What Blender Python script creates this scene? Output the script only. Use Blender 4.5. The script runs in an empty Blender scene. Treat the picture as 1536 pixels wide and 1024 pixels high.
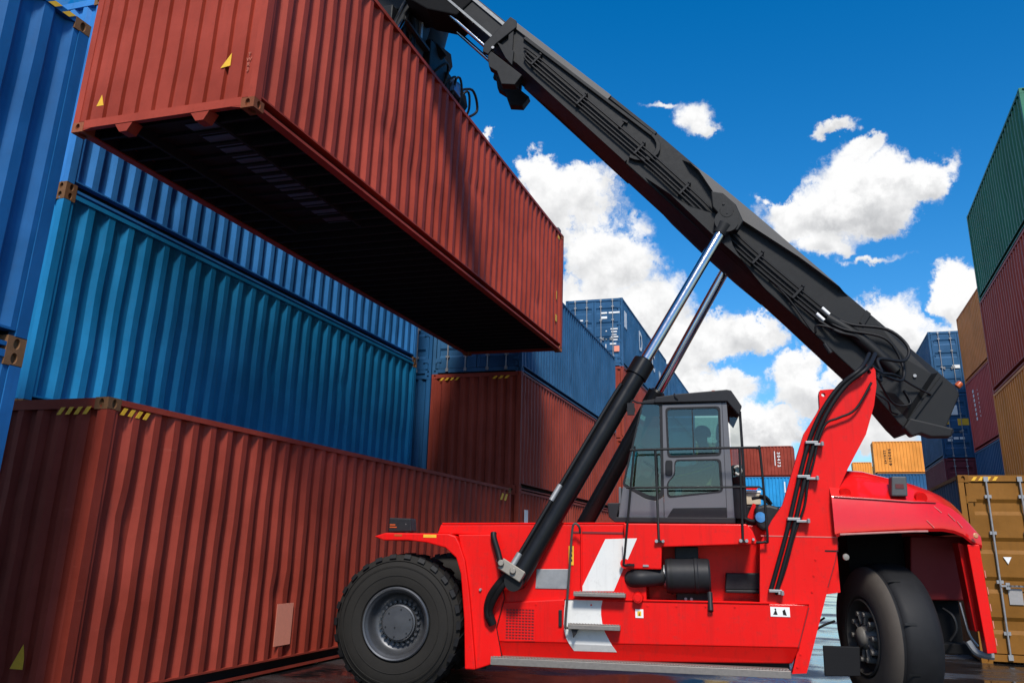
import bpy, bmesh, math, random
from mathutils import Vector, Matrix, Euler, noise as mnoise
random.seed(7)
SC = bpy.context.scene
COL = SC.collection
rad = math.radians

# ------------------------------------------------------------------ materials
MATS = {}
def new_mat(name):
    m = bpy.data.materials.new(name); m.use_nodes = True
    nt = m.node_tree; b = nt.nodes['Principled BSDF']
    return m, nt, b
def N(nt, t, **kw):
    n = nt.nodes.new(t)
    for k, v in kw.items():
        if k.startswith('i_'):
            key = k[2:]; key = int(key) if key.isdigit() else key.replace('_', ' ')
            n.inputs[key].default_value = v
        else: setattr(n, k, v)
    return n
def L(nt, a, ao, b, bi): nt.links.new(a.outputs[ao], b.inputs[bi])

def paint(name, col, rough=0.45, rust=0.0, dirt=0.25, coat=0.0, fade=0.12, bump=0.12, streak=0.25, rustcol=(0.085, 0.035, 0.014), spec=0.2, scrape=0.0):
    """weathered sheet-metal paint: blotchy fading, rain streaks, chips of rust, a little waviness"""
    if name in MATS: return MATS[name]
    m, nt, b = new_mat(name)
    tc = N(nt, 'ShaderNodeTexCoord')
    oi = N(nt, 'ShaderNodeObjectInfo')
    add = N(nt, 'ShaderNodeVectorMath', operation='MULTIPLY_ADD')
    L(nt, oi, 'Random', add, 0); add.inputs[1].default_value = (37, 17, 53); L(nt, tc, 'Object', add, 2)
    # broad fading
    n1 = N(nt, 'ShaderNodeTexNoise', i_Scale=0.8, i_Detail=5.0, i_Roughness=0.6); L(nt, add, 0, n1, 'Vector')
    # vertical streaks
    mp = N(nt, 'ShaderNodeMapping'); mp.inputs['Scale'].default_value = (9, 9, 0.55); L(nt, add, 0, mp, 'Vector')
    n2 = N(nt, 'ShaderNodeTexNoise', i_Scale=1.6, i_Detail=4.0, i_Roughness=0.62); L(nt, mp, 0, n2, 'Vector')
    # fine grime
    n3 = N(nt, 'ShaderNodeTexNoise', i_Scale=14.0, i_Detail=5.0, i_Roughness=0.7); L(nt, add, 0, n3, 'Vector')
    hi = tuple(min(1, c * (1 + fade) + fade * 0.05) for c in col) + (1,)
    lo = tuple(c * (1 - fade * 1.3) for c in col) + (1,)
    r1 = N(nt, 'ShaderNodeMix', data_type='RGBA'); r1.inputs[6].default_value = lo; r1.inputs[7].default_value = hi
    cr = N(nt, 'ShaderNodeMapRange'); cr.inputs[1].default_value = 0.3; cr.inputs[2].default_value = 0.7; L(nt, n1, 'Fac', cr, 0)
    L(nt, cr, 0, r1, 0)
    d = N(nt, 'ShaderNodeMix', data_type='RGBA'); d.inputs[7].default_value = (col[0]*.45+.012, col[1]*.45+.010, col[2]*.45+.008, 1)
    sr = N(nt, 'ShaderNodeMapRange'); sr.inputs[1].default_value = 0.52; sr.inputs[2].default_value = 0.8; sr.inputs[4].default_value = streak
    L(nt, n2, 'Fac', sr, 0); L(nt, sr, 0, d, 0); L(nt, r1, 2, d, 6)
    g = N(nt, 'ShaderNodeMix', data_type='RGBA'); g.inputs[7].default_value = (col[0]*.5+.02, col[1]*.5+.018, col[2]*.5+.015, 1)
    gr = N(nt, 'ShaderNodeMapRange'); gr.inputs[1].default_value = 0.55; gr.inputs[2].default_value = 0.78; gr.inputs[4].default_value = dirt
    L(nt, n3, 'Fac', gr, 0); L(nt, gr, 0, g, 0); L(nt, d, 2, g, 6)
    out = g
    if scrape > 0:
        ms = N(nt, 'ShaderNodeMapping'); ms.inputs['Scale'].default_value = (1.1, 1.1, 16); ms.inputs['Rotation'].default_value = (0.05, 0.04, 0); L(nt, add, 0, ms, 'Vector')
        n6 = N(nt, 'ShaderNodeTexNoise', i_Scale=1.3, i_Detail=5.0, i_Roughness=0.7); L(nt, ms, 0, n6, 'Vector')
        s6 = N(nt, 'ShaderNodeMapRange'); s6.inputs[1].default_value = 0.66; s6.inputs[2].default_value = 0.74; s6.inputs[4].default_value = scrape; L(nt, n6, 'Fac', s6, 0)
        q6 = N(nt, 'ShaderNodeMix', data_type='RGBA'); q6.inputs[7].default_value = (col[0]*1.25+.05, col[1]*1.25+.05, col[2]*1.25+.045, 1)
        L(nt, s6, 0, q6, 0); L(nt, g, 2, q6, 6); out = q6
    if rust > 0:
        n4 = N(nt, 'ShaderNodeTexNoise', i_Scale=5.0, i_Detail=8.0, i_Roughness=0.75); L(nt, add, 0, n4, 'Vector')
        k = N(nt, 'ShaderNodeMapRange'); k.inputs[1].default_value = 0.72 - rust * 0.3; k.inputs[2].default_value = 0.78 - rust * 0.25
        L(nt, n4, 'Fac', k, 0)
        q = N(nt, 'ShaderNodeMix', data_type='RGBA'); q.inputs[7].default_value = rustcol + (1,)
        L(nt, k, 0, q, 0); L(nt, out, 2, q, 6); out = q
    L(nt, out, 2, b, 'Base Color')
    rr = N(nt, 'ShaderNodeMapRange'); rr.inputs[3].default_value = rough - 0.1; rr.inputs[4].default_value = rough + 0.16
    L(nt, n3, 'Fac', rr, 0); L(nt, rr, 0, b, 'Roughness')
    b.inputs['Specular IOR Level'].default_value = spec
    if coat: b.inputs['Coat Weight'].default_value = coat; b.inputs['Coat Roughness'].default_value = 0.08
    if bump:
        n5 = N(nt, 'ShaderNodeTexNoise', i_Scale=1.3, i_Detail=4.0); L(nt, add, 0, n5, 'Vector')
        bp = N(nt, 'ShaderNodeBump', i_Strength=min(1, bump*2), i_Distance=0.05); L(nt, n5, 'Fac', bp, 'Height'); L(nt, bp, 0, b, 'Normal')
    MATS[name] = m
    return m
def plain(name, col, rough=0.5, metal=0.0, noise=0.2, spec=None, scale=20.0):
    if name in MATS: return MATS[name]
    m, nt, b = new_mat(name)
    tc = N(nt, 'ShaderNodeTexCoord')
    n = N(nt, 'ShaderNodeTexNoise', i_Scale=scale, i_Detail=5.0, i_Roughness=0.65); L(nt, tc, 'Object', n, 'Vector')
    mx = N(nt, 'ShaderNodeMix', data_type='RGBA')
    mx.inputs[6].default_value = tuple(c * (1 - noise) for c in col) + (1,); mx.inputs[7].default_value = tuple(min(1, c * (1 + noise)) for c in col) + (1,)
    L(nt, n, 'Fac', mx, 0); L(nt, mx, 2, b, 'Base Color')
    rr = N(nt, 'ShaderNodeMapRange'); rr.inputs[3].default_value = max(.02, rough - 0.08); rr.inputs[4].default_value = rough + 0.1
    L(nt, n, 'Fac', rr, 0); L(nt, rr, 0, b, 'Roughness')
    b.inputs['Metallic'].default_value = metal
    if spec is None and max(col) < .03: spec = .22
    if spec is not None: b.inputs['Specular IOR Level'].default_value = spec
    MATS[name] = m
    return m
def glass_mat(name, tint, refl=0.12):
    m = bpy.data.materials.new(name); m.use_nodes = True; nt = m.node_tree
    nt.nodes.remove(nt.nodes['Principled BSDF']); o = nt.nodes['Material Output']
    t = N(nt, 'ShaderNodeBsdfTransparent'); t.inputs[0].default_value = tint + (1,)
    g = N(nt, 'ShaderNodeBsdfGlossy', i_Roughness=0.03); g.inputs[0].default_value = (0.9, 0.95, 0.95, 1)
    fr = N(nt, 'ShaderNodeFresnel', i_IOR=1.5)
    ad = N(nt, 'ShaderNodeMath', operation='ADD'); ad.inputs[1].default_value = refl; L(nt, fr, 0, ad, 0)
    mx = N(nt, 'ShaderNodeMixShader'); L(nt, ad, 0, mx, 0); L(nt, t, 0, mx, 1); L(nt, g, 0, mx, 2); L(nt, mx, 0, o, 'Surface')
    MATS[name] = m
    return m

# ------------------------------------------------------------------ mesh builder
class MB:
    def __init__(s): s.v = []; s.f = []
    def add(s, verts, faces):
        k = len(s.v); s.v += [tuple(x) for x in verts]; s.f += [tuple(i + k for i in f) for f in faces]; return s
    def box(s, a, b):
        x0, y0, z0 = a; x1, y1, z1 = b
        return s.add([(x0,y0,z0),(x1,y0,z0),(x1,y1,z0),(x0,y1,z0),(x0,y0,z1),(x1,y0,z1),(x1,y1,z1),(x0,y1,z1)],
                     [(0,3,2,1),(4,5,6,7),(0,1,5,4),(1,2,6,5),(2,3,7,6),(3,0,4,7)])
    def prism(s, poly, f0, f1=None):
        """poly 2-D, f0/f1 map (a,b)->xyz for the two caps"""
        n = len(poly)
        v = [f0(*p) for p in poly] + [f1(*p) for p in poly]
        return s.add(v, [tuple(range(n))[::-1], tuple(range(n, 2*n))] + [(i, (i+1) % n, n + (i+1) % n, n + i) for i in range(n)])
    def loft(s, rings, closed=True, caps=True):
        n = len(rings[0]); v = [p for r in rings for p in r]; f = []
        for k in range(len(rings) - 1):
            for i in range(n if closed else n - 1):
                j = (i + 1) % n
                f.append((k*n+i, k*n+j, (k+1)*n+j, (k+1)*n+i))
        if caps and closed: f += [tuple(range(n))[::-1], tuple(range((len(rings)-1)*n, len(rings)*n))]
        return s.add(v, f)
    def cyl(s, p0, p1, r0, r1=None, n=20, caps=True):
        r1 = r0 if r1 is None else r1
        p0, p1 = Vector(p0), Vector(p1); ax = (p1 - p0).normalized()
        a = ax.orthogonal().normalized(); b = ax.cross(a)
        R = [[tuple(p + (a*math.cos(t) + b*math.sin(t)) * r) for t in [2*math.pi*i/n for i in range(n)]] for p, r in ((p0, r0), (p1, r1))]
        return s.loft(R, True, caps)
    def lathe(s, c, ax, prof, n=40, closed=False):
        """prof: list of (offset along ax, radius)"""
        c = Vector(c); ax = Vector(ax).normalized(); a = ax.orthogonal().normalized(); b = ax.cross(a)
        R = [[tuple(c + ax*h + (a*math.cos(t) + b*math.sin(t)) * r) for t in [2*math.pi*i/n for i in range(n)]] for h, r in prof]
        if closed: R.append(R[0])
        s.loft(R, True, False)
        if not closed:
            k = len(s.v) - n*len(R)
            if prof[0][1] < .13: s.f.append(tuple(range(k, k+n))[::-1])
            if prof[-1][1] < .13: s.f.append(tuple(range(len(s.v)-n, len(s.v))))
        return s
    def tube(s, pts, r, n=10, sub=5, caps=True):
        P = [Vector(p) for p in pts]
        if sub > 1 and len(P) > 2:
            Q = []
            for i in range(len(P) - 1):
                p0, p1, p2, p3 = P[max(i-1, 0)], P[i], P[i+1], P[min(i+2, len(P)-1)]
                for k in range(sub):
                    t = k / sub
                    Q.append(0.5*((2*p1) + (p2-p0)*t + (2*p0-5*p1+4*p2-p3)*t*t + (3*p1-p0-3*p2+p3)*t**3))
            Q.append(P[-1]); P = Q
        R = []; a = None
        for i, p in enumerate(P):
            d = (P[min(i+1, len(P)-1)] - P[max(i-1, 0)]).normalized()
            a = d.orthogonal().normalized() if a is None else (a - d * a.dot(d)).normalized()
            b = d.cross(a)
            R.append([tuple(p + (a*math.cos(t) + b*math.sin(t)) * r) for t in [2*math.pi*k/n for k in range(n)]])
        return s.loft(R, True, caps)
    def mesh(s, name, smooth=None):
        me = bpy.data.meshes.new(name); me.from_pydata(s.v, [], s.f); me.update()
        bm = bmesh.new(); bm.from_mesh(me); bmesh.ops.recalc_face_normals(bm, faces=bm.faces[:]); bm.to_mesh(me); bm.free()
        if smooth is not None: shade(me, smooth)
        return me
def shade(me, ang):
    for p in me.polygons: p.use_smooth = True
    me.set_sharp_from_angle(angle=rad(ang))
def link(name, me, mat, parent=None, bevel=0.0, loc=None):
    o = bpy.data.objects.new(name, me); COL.objects.link(o)
    if mat is not None:
        if not me.materials: me.materials.append(None)
        o.material_slots[0].link = 'OBJECT'; o.material_slots[0].material = mat
    if parent is not None: o.parent = parent
    if loc is not None: o.location = loc
    if bevel:
        b = o.modifiers.new('bevel', 'BEVEL'); b.width = bevel; b.segments = 2; b.limit_method = 'ANGLE'; b.angle_limit = rad(38)
    return o
def obj(name, mb, mat, parent=None, smooth=None, bevel=0.0, label=None):
    o = link(name, mb.mesh(name, smooth), mat, parent, bevel)
    if label: o['label'] = label
    return o
def tag(o, label, cat, group=None, kind=None):
    if label: o['label'] = label
    if cat: o['category'] = cat
    if group: o['group'] = group
    if kind: o['kind'] = kind
    return o
def empty(name, loc, rz=0, label=None, cat=None, group=None):
    o = bpy.data.objects.new(name, None); COL.objects.link(o); o.empty_display_size = 0.3
    o.location = loc; o.rotation_euler = (0, 0, rz)
    return tag(o, label, cat, group)
def holed(name, outer, holes, depth):
    """flat plate with holes in the xy plane, thickness depth along z (via a filled curve)"""
    cu = bpy.data.curves.new(name, 'CURVE'); cu.dimensions = '2D'; cu.fill_mode = 'BOTH'; cu.extrude = depth / 2
    for poly in [outer] + holes:
        sp = cu.splines.new('POLY'); sp.points.add(len(poly) - 1); sp.use_cyclic_u = True
        for p, q in zip(sp.points, poly): p.co = (q[0], q[1], 0, 1)
    o = bpy.data.objects.new(name, cu); COL.objects.link(o)
    dg = bpy.context.evaluated_depsgraph_get(); dg.update()
    me = bpy.data.meshes.new_from_object(o.evaluated_get(dg))
    bpy.data.objects.remove(o); bpy.data.curves.remove(cu)
    return me
def rounded(poly, r, k=5):
    out = []; n = len(poly)
    for i in range(n):
        p, a, b = Vector(poly[i]), Vector(poly[i-1]), Vector(poly[(i+1) % n])
        rr = min(r, (a-p).length*.45, (b-p).length*.45)
        s, e = p + (a-p).normalized()*rr, p + (b-p).normalized()*rr
        for j in range(k + 1):
            t = j / k; out.append(tuple((1-t)**2*s + 2*t*(1-t)*p + t*t*e))
    return out
def text_mesh(txt, size, depth=0.002, bold=0.0, spacing=1.0):
    cu = bpy.data.curves.new('t', 'FONT'); cu.body = txt; cu.size = size; cu.extrude = depth / 2; cu.offset = bold
    cu.align_x = 'CENTER'; cu.align_y = 'CENTER'; cu.space_line = 0.95; cu.space_character = spacing; cu.resolution_u = 3
    o = bpy.data.objects.new('t', cu); COL.objects.link(o)
    dg = bpy.context.evaluated_depsgraph_get(); dg.update()
    me = bpy.data.meshes.new_from_object(o.evaluated_get(dg))
    bpy.data.objects.remove(o); bpy.data.curves.remove(cu)
    return me
# text frames: matrix columns = text right, text up, facing normal
def frame(right, up, origin):
    r, u = Vector(right), Vector(up); n = r.cross(u)
    return Matrix(((r.x,u.x,n.x,origin[0]),(r.y,u.y,n.y,origin[1]),(r.z,u.z,n.z,origin[2]),(0,0,0,1)))
def lettering(txt, size, mat, parent, right, up, origin, bold=0.0, spacing=1.0, name='lettering'):
    me = text_mesh(txt, size, 0.004, bold, spacing); me.transform(frame(right, up, origin))
    return link(name, me, mat, parent)

# ------------------------------------------------------------------ camera
cam = bpy.data.cameras.new('camera'); camo = bpy.data.objects.new('camera', cam); COL.objects.link(camo)
yaw, pitch, roll, FPX, EYE, CX, CY = -0.311, 0.312, 0.023, 1275.2, 1.564, 782.7, 410.3
fw = Vector((math.sin(yaw)*math.cos(pitch), math.cos(yaw)*math.cos(pitch), math.sin(pitch)))
r0 = Vector((math.cos(yaw), -math.sin(yaw), 0)); u0 = r0.cross(fw)
rr_ = math.cos(roll)*r0 + math.sin(roll)*u0; uu_ = -math.sin(roll)*r0 + math.cos(roll)*u0
camo.matrix_world = Matrix(((rr_.x,uu_.x,-fw.x,0),(rr_.y,uu_.y,-fw.y,0),(rr_.z,uu_.z,-fw.z,EYE),(0,0,0,1)))
cam.sensor_width = 36; cam.lens = FPX/1536*36; cam.shift_x = (768-CX)/1536; cam.shift_y = (CY-512)/1536
cam.clip_end = 5000; cam.clip_start = 0.05
SC.camera = camo
SC.view_settings.view_transform = 'Standard'; SC.view_settings.look = 'None'; SC.view_settings.exposure = 0.0; SC.view_settings.gamma = 1.0

# ------------------------------------------------------------------ light and sky
SAZ, SEL = rad(19), rad(46)          # sun stands behind the camera, a little to the right
sd = Vector((math.sin(SAZ)*math.cos(SEL), -math.cos(SAZ)*math.cos(SEL), math.sin(SEL)))
sun = bpy.data.lights.new('sun', 'SUN'); sun.energy = 4.5; sun.angle = rad(10); sun.color = (1.0, 0.95, 0.88)
so = bpy.data.objects.new('sun', sun); COL.objects.link(so); so.rotation_euler = sd.to_track_quat('Z', 'Y').to_euler(); so.location = (0, -20, 30)

world = bpy.data.worlds.new('World'); SC.world = world; world.use_nodes = True
nt = world.node_tree; bg = nt.nodes['Background']
sky = N(nt, 'ShaderNodeTexSky', sky_type='NISHITA'); sky.sun_disc = False; sky.sun_elevation = SEL
sky.sun_rotation = math.atan2(sd.x, sd.y); sky.ozone_density = 4.0; sky.air_density = 1.0; sky.dust_density = 0.7; sky.altitude = 0
hs = N(nt, 'ShaderNodeHueSaturation', i_Saturation=1.4, i_Value=1.65); L(nt, sky, 0, hs, 'Color')
tc = N(nt, 'ShaderNodeTexCoord')
def vm(op, a=None, b=None, **k):
    n = N(nt, 'ShaderNodeVectorMath', operation=op)
    for i, x in enumerate((a, b)):
        if x is None: continue
        if isinstance(x, (tuple, float, int)): n.inputs[i].default_value = x
        else: nt.links.new(x, n.inputs[i])
    return n
def mm(op, a, b=None, c=None, clamp=False):
    n = N(nt, 'ShaderNodeMath', operation=op); n.use_clamp = clamp
    for i, x in enumerate((a, b, c)):
        if x is None: continue
        if isinstance(x, (float, int)): n.inputs[i].default_value = x
        else: nt.links.new(x, n.inputs[i])
    return n.outputs[0]
D = tc.outputs['Generated']
# billowing edges: the direction is bent by two octaves of noise before the clouds are placed
w1 = N(nt, 'ShaderNodeTexNoise', i_Scale=9.0, i_Detail=7.0, i_Roughness=0.60); nt.links.new(D, w1.inputs['Vector'])
w2 = N(nt, 'ShaderNodeTexNoise', i_Scale=26.0, i_Detail=8.0, i_Roughness=0.66); nt.links.new(D, w2.inputs['Vector'])
o1 = vm('SUBTRACT', w1.outputs['Color'], (0.5, 0.5, 0.5)); o2 = vm('SUBTRACT', w2.outputs['Color'], (0.5, 0.5, 0.5))
s1 = vm('SCALE', o1.outputs[0]); s1.inputs['Scale'].default_value = 0.11
s2 = vm('SCALE', o2.outputs[0]); s2.inputs['Scale'].default_value = 0.055
DW = vm('ADD', vm('ADD', D, s1.outputs[0]).outputs[0], s2.outputs[0]).outputs[0]
# (azimuth, elevation, half width, half height, weight), degrees; azimuth from +Y to +X
CLOUDS = [(-14.2,22.9,4.2,2.7,1.00),
    (-16.4,24.0,2.5,1.8,1.00),
    (-12.3,19.3,4.2,3.1,1.00),
    (-17.1,21.5,4.0,3.6,1.00),
    (-9.6,15.2,4.1,3.3,1.00),
    (-13.2,14.8,4.9,4.0,1.00),
    (-5.6,13.8,4.2,2.6,1.00),
    (-2.5,14.1,2.5,1.7,1.00),
    (-7.9,11.5,4.3,2.1,1.00),
    (-4.4,9.9,3.3,1.9,1.00),
    (-1.6,7.7,3.6,1.7,1.00),
    (-4.1,7.3,4.9,2.1,1.00),
    (0.7,11.2,2.3,2.0,1.00),
    (1.6,9.5,2.6,1.8,1.00),
    (0.4,12.3,1.4,1.3,0.80),
    (5.2,21.7,5.2,2.8,1.00),
    (2.2,21.2,3.9,2.2,1.00),
    (7.3,22.0,3.8,2.1,1.00),
    (9.7,22.1,2.0,1.5,0.90),
    (3.2,19.0,2.7,1.3,0.80),
    (0.1,22.1,1.8,1.2,0.80),
    (5.7,24.1,1.7,1.1,0.80),
    (3.6,25.9,1.6,0.8,0.65),
    (-4.9,28.1,1.6,1.6,0.55),
    (-7.3,29.1,1.9,0.6,0.45),
    (-4.3,27.3,1.2,1.2,0.60),
    (6.1,17.7,2.1,0.5,0.42),
    (6.7,13.2,3.3,2.9,1.00),
    (8.7,12.2,2.8,2.4,1.00),
    (10.5,14.9,2.1,1.8,1.00),
    (5.6,8.4,3.3,2.4,1.00),
    (4.7,10.8,2.3,2.1,1.00),
    (-20.4,26.5,0.6,0.6,0.70),
    (11.0,13.2,2.1,2.4,1.00),
    # out-of-view clouds added for soft fill light and the hood reflection
    (-98.0,32.0,40.0,17.0,1.0),(172.0,66.0,24.0,13.0,1.0)]
field = None; base = None
for (a, e, wa, wh, wt) in CLOUDS:
    A_, E_ = rad(a), rad(e)
    c = Vector((math.sin(A_)*math.cos(E_), math.cos(A_)*math.cos(E_), math.sin(E_)))
    rt = Vector((math.cos(A_), -math.sin(A_), 0)); up = rt.cross(c)
    mp = N(nt, 'ShaderNodeMapping', vector_type='TEXTURE')
    mp.inputs['Location'].default_value = c
    mp.inputs['Rotation'].default_value = Matrix(((rt.x,up.x,-c.x),(rt.y,up.y,-c.y),(rt.z,up.z,-c.z))).to_euler()
    mp.inputs['Scale'].default_value = (math.tan(rad(wa)), math.tan(rad(wh)), 1.0)
    nt.links.new(DW, mp.inputs['Vector'])
    ln = vm('LENGTH', mp.outputs[0]).outputs['Value']
    v = mm('MULTIPLY', mm('SUBTRACT', 1.0, ln), wt)
    sx = N(nt, 'ShaderNodeSeparateXYZ'); nt.links.new(mp.outputs[0], sx.inputs[0])
    vb = mm('MULTIPLY', mm('MAXIMUM', v, 0.0), sx.outputs['Y'])     # signed: + in the upper half, - at the base
    field = v if field is None else mm('SMOOTH_MAX', field, v, 0.12)
    base = vb if base is None else mm('ADD', base, vb)
wE = N(nt, 'ShaderNodeTexNoise', i_Scale=16.0, i_Detail=6.0, i_Roughness=0.6); nt.links.new(DW, wE.inputs['Vector'])
field = mm('SUBTRACT', field, mm('MULTIPLY', mm('MAXIMUM', mm('SUBTRACT', wE.outputs['Fac'], 0.50), 0.0), 1.5))
mask = N(nt, 'ShaderNodeMapRange', interpolation_type='SMOOTHERSTEP'); mask.inputs[1].default_value = 0.0; mask.inputs[2].default_value = 0.38
nt.links.new(field, mask.inputs[0])
# puffs: the same noise sampled a little towards the sun tells lit crowns from hollows
nA = N(nt, 'ShaderNodeTexNoise', i_Scale=13.0, i_Detail=7.0, i_Roughness=0.58); nt.links.new(D, nA.inputs['Vector'])
nB = N(nt, 'ShaderNodeTexNoise', i_Scale=13.0, i_Detail=7.0, i_Roughness=0.58)
nt.links.new(vm('ADD', D, tuple(Vector((0.25, -0.2, 0.9)).normalized() * 0.02)).outputs[0], nB.inputs['Vector'])
lit = mm('MULTIPLY', mm('SUBTRACT', nA.outputs['Fac'], nB.outputs['Fac']), 1.9)
thick = N(nt, 'ShaderNodeMapRange'); thick.inputs[1].default_value = 0.12; thick.inputs[2].default_value = 0.75; nt.links.new(field, thick.inputs[0])
bri = mm('ADD', mm('ADD', 0.90, lit), mm('MULTIPLY', base, 0.9))
bri = mm('SUBTRACT', bri, mm('MULTIPLY', thick.outputs[0], 0.10))
bc = N(nt, 'ShaderNodeMapRange'); bc.inputs[1].default_value = 0.25; bc.inputs[2].default_value = 1.0; bc.inputs[3].default_value = 0.0; bc.inputs[4].default_value = 1.0
nt.links.new(bri, bc.inputs[0])
cc = N(nt, 'ShaderNodeMix', data_type='RGBA'); cc.inputs[6].default_value = (5.4,5.5,5.7,1); cc.inputs[7].default_value = (10,10,10,1)
nt.links.new(bc.outputs[0], cc.inputs[0])
sk = N(nt, 'ShaderNodeMix', data_type='RGBA'); nt.links.new(mask.outputs[0], sk.inputs[0])
L(nt, hs, 0, sk, 6); L(nt, cc, 2, sk, 7)
L(nt, sk, 2, bg, 'Color'); bg.inputs['Strength'].default_value = 0.10

# ------------------------------------------------------------------ shipping containers
CW = 2.438
STEEL = plain('galvanised_steel', (0.30, 0.30, 0.30), 0.5, 0.5, 0.3)
WEB_SHADE = plain('web_shade_steel', (0.016, 0.014, 0.013), 0.8, 0.0, 0.5, scale=8)  # near-black set in the colour for the shade inside the rail recess
RUST = paint('rusty_casting', (0.16, 0.075, 0.03), 0.8, 0.35, 0.5, rustcol=(0.05, 0.02, 0.012), fade=0.3, coat=0)
RUSTY = paint('scuffed_red_casting', (0.26, 0.075, 0.03), 0.75, 0.35, 0.5, rustcol=(0.09, 0.035, 0.015), fade=0.3)
YELLOW = plain('yellow_marking', (0.75, 0.42, 0.02), 0.55)
BLACK = plain('black_marking', (0.012, 0.012, 0.012), 0.6)
WHITE = plain('white_marking', (0.75, 0.75, 0.73), 0.55, noise=0.1)
PALE = plain('pale_primer', (0.78, 0.27, 0.17), 0.6, noise=0.12)
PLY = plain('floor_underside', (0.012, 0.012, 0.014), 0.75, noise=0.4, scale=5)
SEAL = plain('rubber_seal', (0.015, 0.015, 0.016), 0.7)
_cache = {}
def cached(key, fn):
    if key not in _cache: _cache[key] = fn()
    return _cache[key]
def corr_profile(length, n, depth, lead=0.0):
    """corrugation: (a, offset) pairs, offset 0 = outermost; n grooves"""
    p = length / n; out = [(0.0, 0.0)]
    for i in range(n):
        a = i * p
        out += [(a + p*.15, 0.0), (a + p*.345, -depth), (a + p*.655, -depth), (a + p*.85, 0.0)]
    out.append((length, 0.0))
    return out
def groove_profile(length, n, depth):
    p = length / n; out = [(0.0, 0.0)]
    for i in range(n):
        a = (i + .5) * p
        out += [(a - p*.13, 0.0), (a - p*.10, -depth), (a + p*.02, -depth), (a + p*.13, 0.0)]
    out.append((length, 0.0))
    return out
def wall_mesh(prof, z0, z1, tf):
    # the sheet is not dead straight: knocks and bowing of a centimetre or so, fading out at the rails
    mb = MB(); n = len(prof); R_ = 10; sd0 = len(_cache) * 7.3; Lm = prof[-1][0]
    v = []
    for k in range(R_ + 1):
        t = k / R_; z = z0 + (z1-z0)*t; e = min(1, 4*t*(1-t)*1.6)
        for a, o in prof:
            f = e * min(1, a*2.5, (Lm-a)*2.5)
            q = mnoise.noise(Vector((a*.55+sd0, z*.8, 3.1)))*.020 + mnoise.noise(Vector((a*1.9+sd0, z*2.1, 9.7)))*.010
            dn = mnoise.noise(Vector((a*1.1+sd0*2, z*1.4, 21.0))); q -= max(0, dn-.42)*.16
            v.append(tf(a + f*mnoise.noise(Vector((a*2.3, z*1.7, sd0)))*.007, o + f*min(q, .010), z))
    return mb.add(v, [(k*n+i, k*n+i+1, (k+1)*n+i+1, (k+1)*n+i) for k in range(R_) for i in range(n-1)])
def casting(mb, x, y, z, sx, sy, sz, holes):
    """corner casting, outer corner at (x,y,z); s* = direction of the inside; an oval hole in each outer face"""
    lx, ly, lz = 0.162, 0.178, 0.118
    x1, y1, z1 = x + sx*lx, y + sy*ly, z + sz*lz
    def face(o, du, dv, wu, wv, dn, hu, hv):
        o, du, dv, dn = Vector(o), Vector(du), Vector(dv), Vector(dn)
        k = 16; c = o + du*wu/2 + dv*wv/2
        ring, rim, deep = [], [], []
        for i in range(k):
            t = 2*math.pi*(i+.5)/k; cx, cy = math.cos(t), math.sin(t)
            m = max(abs(cx), abs(cy)); ring.append(tuple(c + du*(cx/m*wu/2) + dv*(cy/m*wv/2)))
            rim.append(tuple(c + du*cx*hu + dv*cy*hv)); deep.append(tuple(c + du*cx*hu*.9 + dv*cy*hv*.9 + dn*0.03))
        b = len(mb.v); mb.v += ring + rim + deep
        for i in range(k):
            j = (i+1) % k
            mb.f += [(b+i, b+j, b+k+j, b+k+i), (b+k+i, b+k+j, b+2*k+j, b+2*k+i)]
        mb.f.append(tuple(range(b+2*k, b+3*k)))
        # corner filler of the square ring
        for q in range(4):
            i = q*4 + 1; j = i + 1
            tt = math.pi*(0.25 + 0.5*q); cor = c + du*(math.copysign(1, math.cos(tt))*wu/2) + dv*(math.copysign(1, math.sin(tt))*wv/2)
            mb.v.append(tuple(cor)); mb.f.append((b+i, len(mb.v)-1, b+j))
    face((x, y, z), (0,sy,0), (0,0,sz), ly, lz, (sx,0,0), .032, .045)
    face((x, y, z), (sx,0,0), (0,0,sz), lx, lz, (0,sy,0), .030, .045)
    face((x, y, z), (sx,0,0), (0,sy,0), lx, ly, (0,0,sz), .032, .062)
    for quad in (((x1,y,z),(x1,y1,z),(x1,y1,z1),(x1,y,z1)), ((x,y1,z),(x1,y1,z),(x1,y1,z1),(x,y1,z1)), ((x,y,z1),(x1,y,z1),(x1,y1,z1),(x,y1,z1))):
        mb.add(quad, [(0,1,2,3)])
def frame_mb(Lc, h, front, back):
    W = CW/2; mb = MB()
    for sx in (-1, 1):
        for (ya, yb, kind) in ((0.0, 0.12, front), (Lc - 0.12, Lc, back)):
            a, b = sorted((sx*W, sx*(W-0.085))); mb.box((a, ya + .004, .112), (b, yb - .004, h - .112))
        a, b = sorted((sx*(W-0.002), sx*(W-0.06)));   mb.box((a, .17, h-0.062), (b, Lc-.17, h-0.004))          # top rail
        a, b = sorted((sx*(W-0.004), sx*(W-0.118)));  mb.box((a, .17, 0.028), (b, Lc-.17, 0.045))              # lower flange
        a, b = sorted((sx*(W-0.004), sx*(W-0.011)));  mb.box((a, .17, 0.045), (b, Lc-.17, 0.062))              # flange lip
        a, b = sorted((sx*(W-0.006), sx*(W-0.118)));  mb.box((a, .12, 0.162), (b, Lc-.12, 0.182))              # upper flange
    for (y0, y1) in ((0.004, .07), (Lc - .07, Lc - .004)):
        mb.box((-W+.16, y0, h-.105), (W-.16, y1, h-.006)); mb.box((-W+.16, y0, .035), (W-.16, y1, .135))
    return mb
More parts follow.
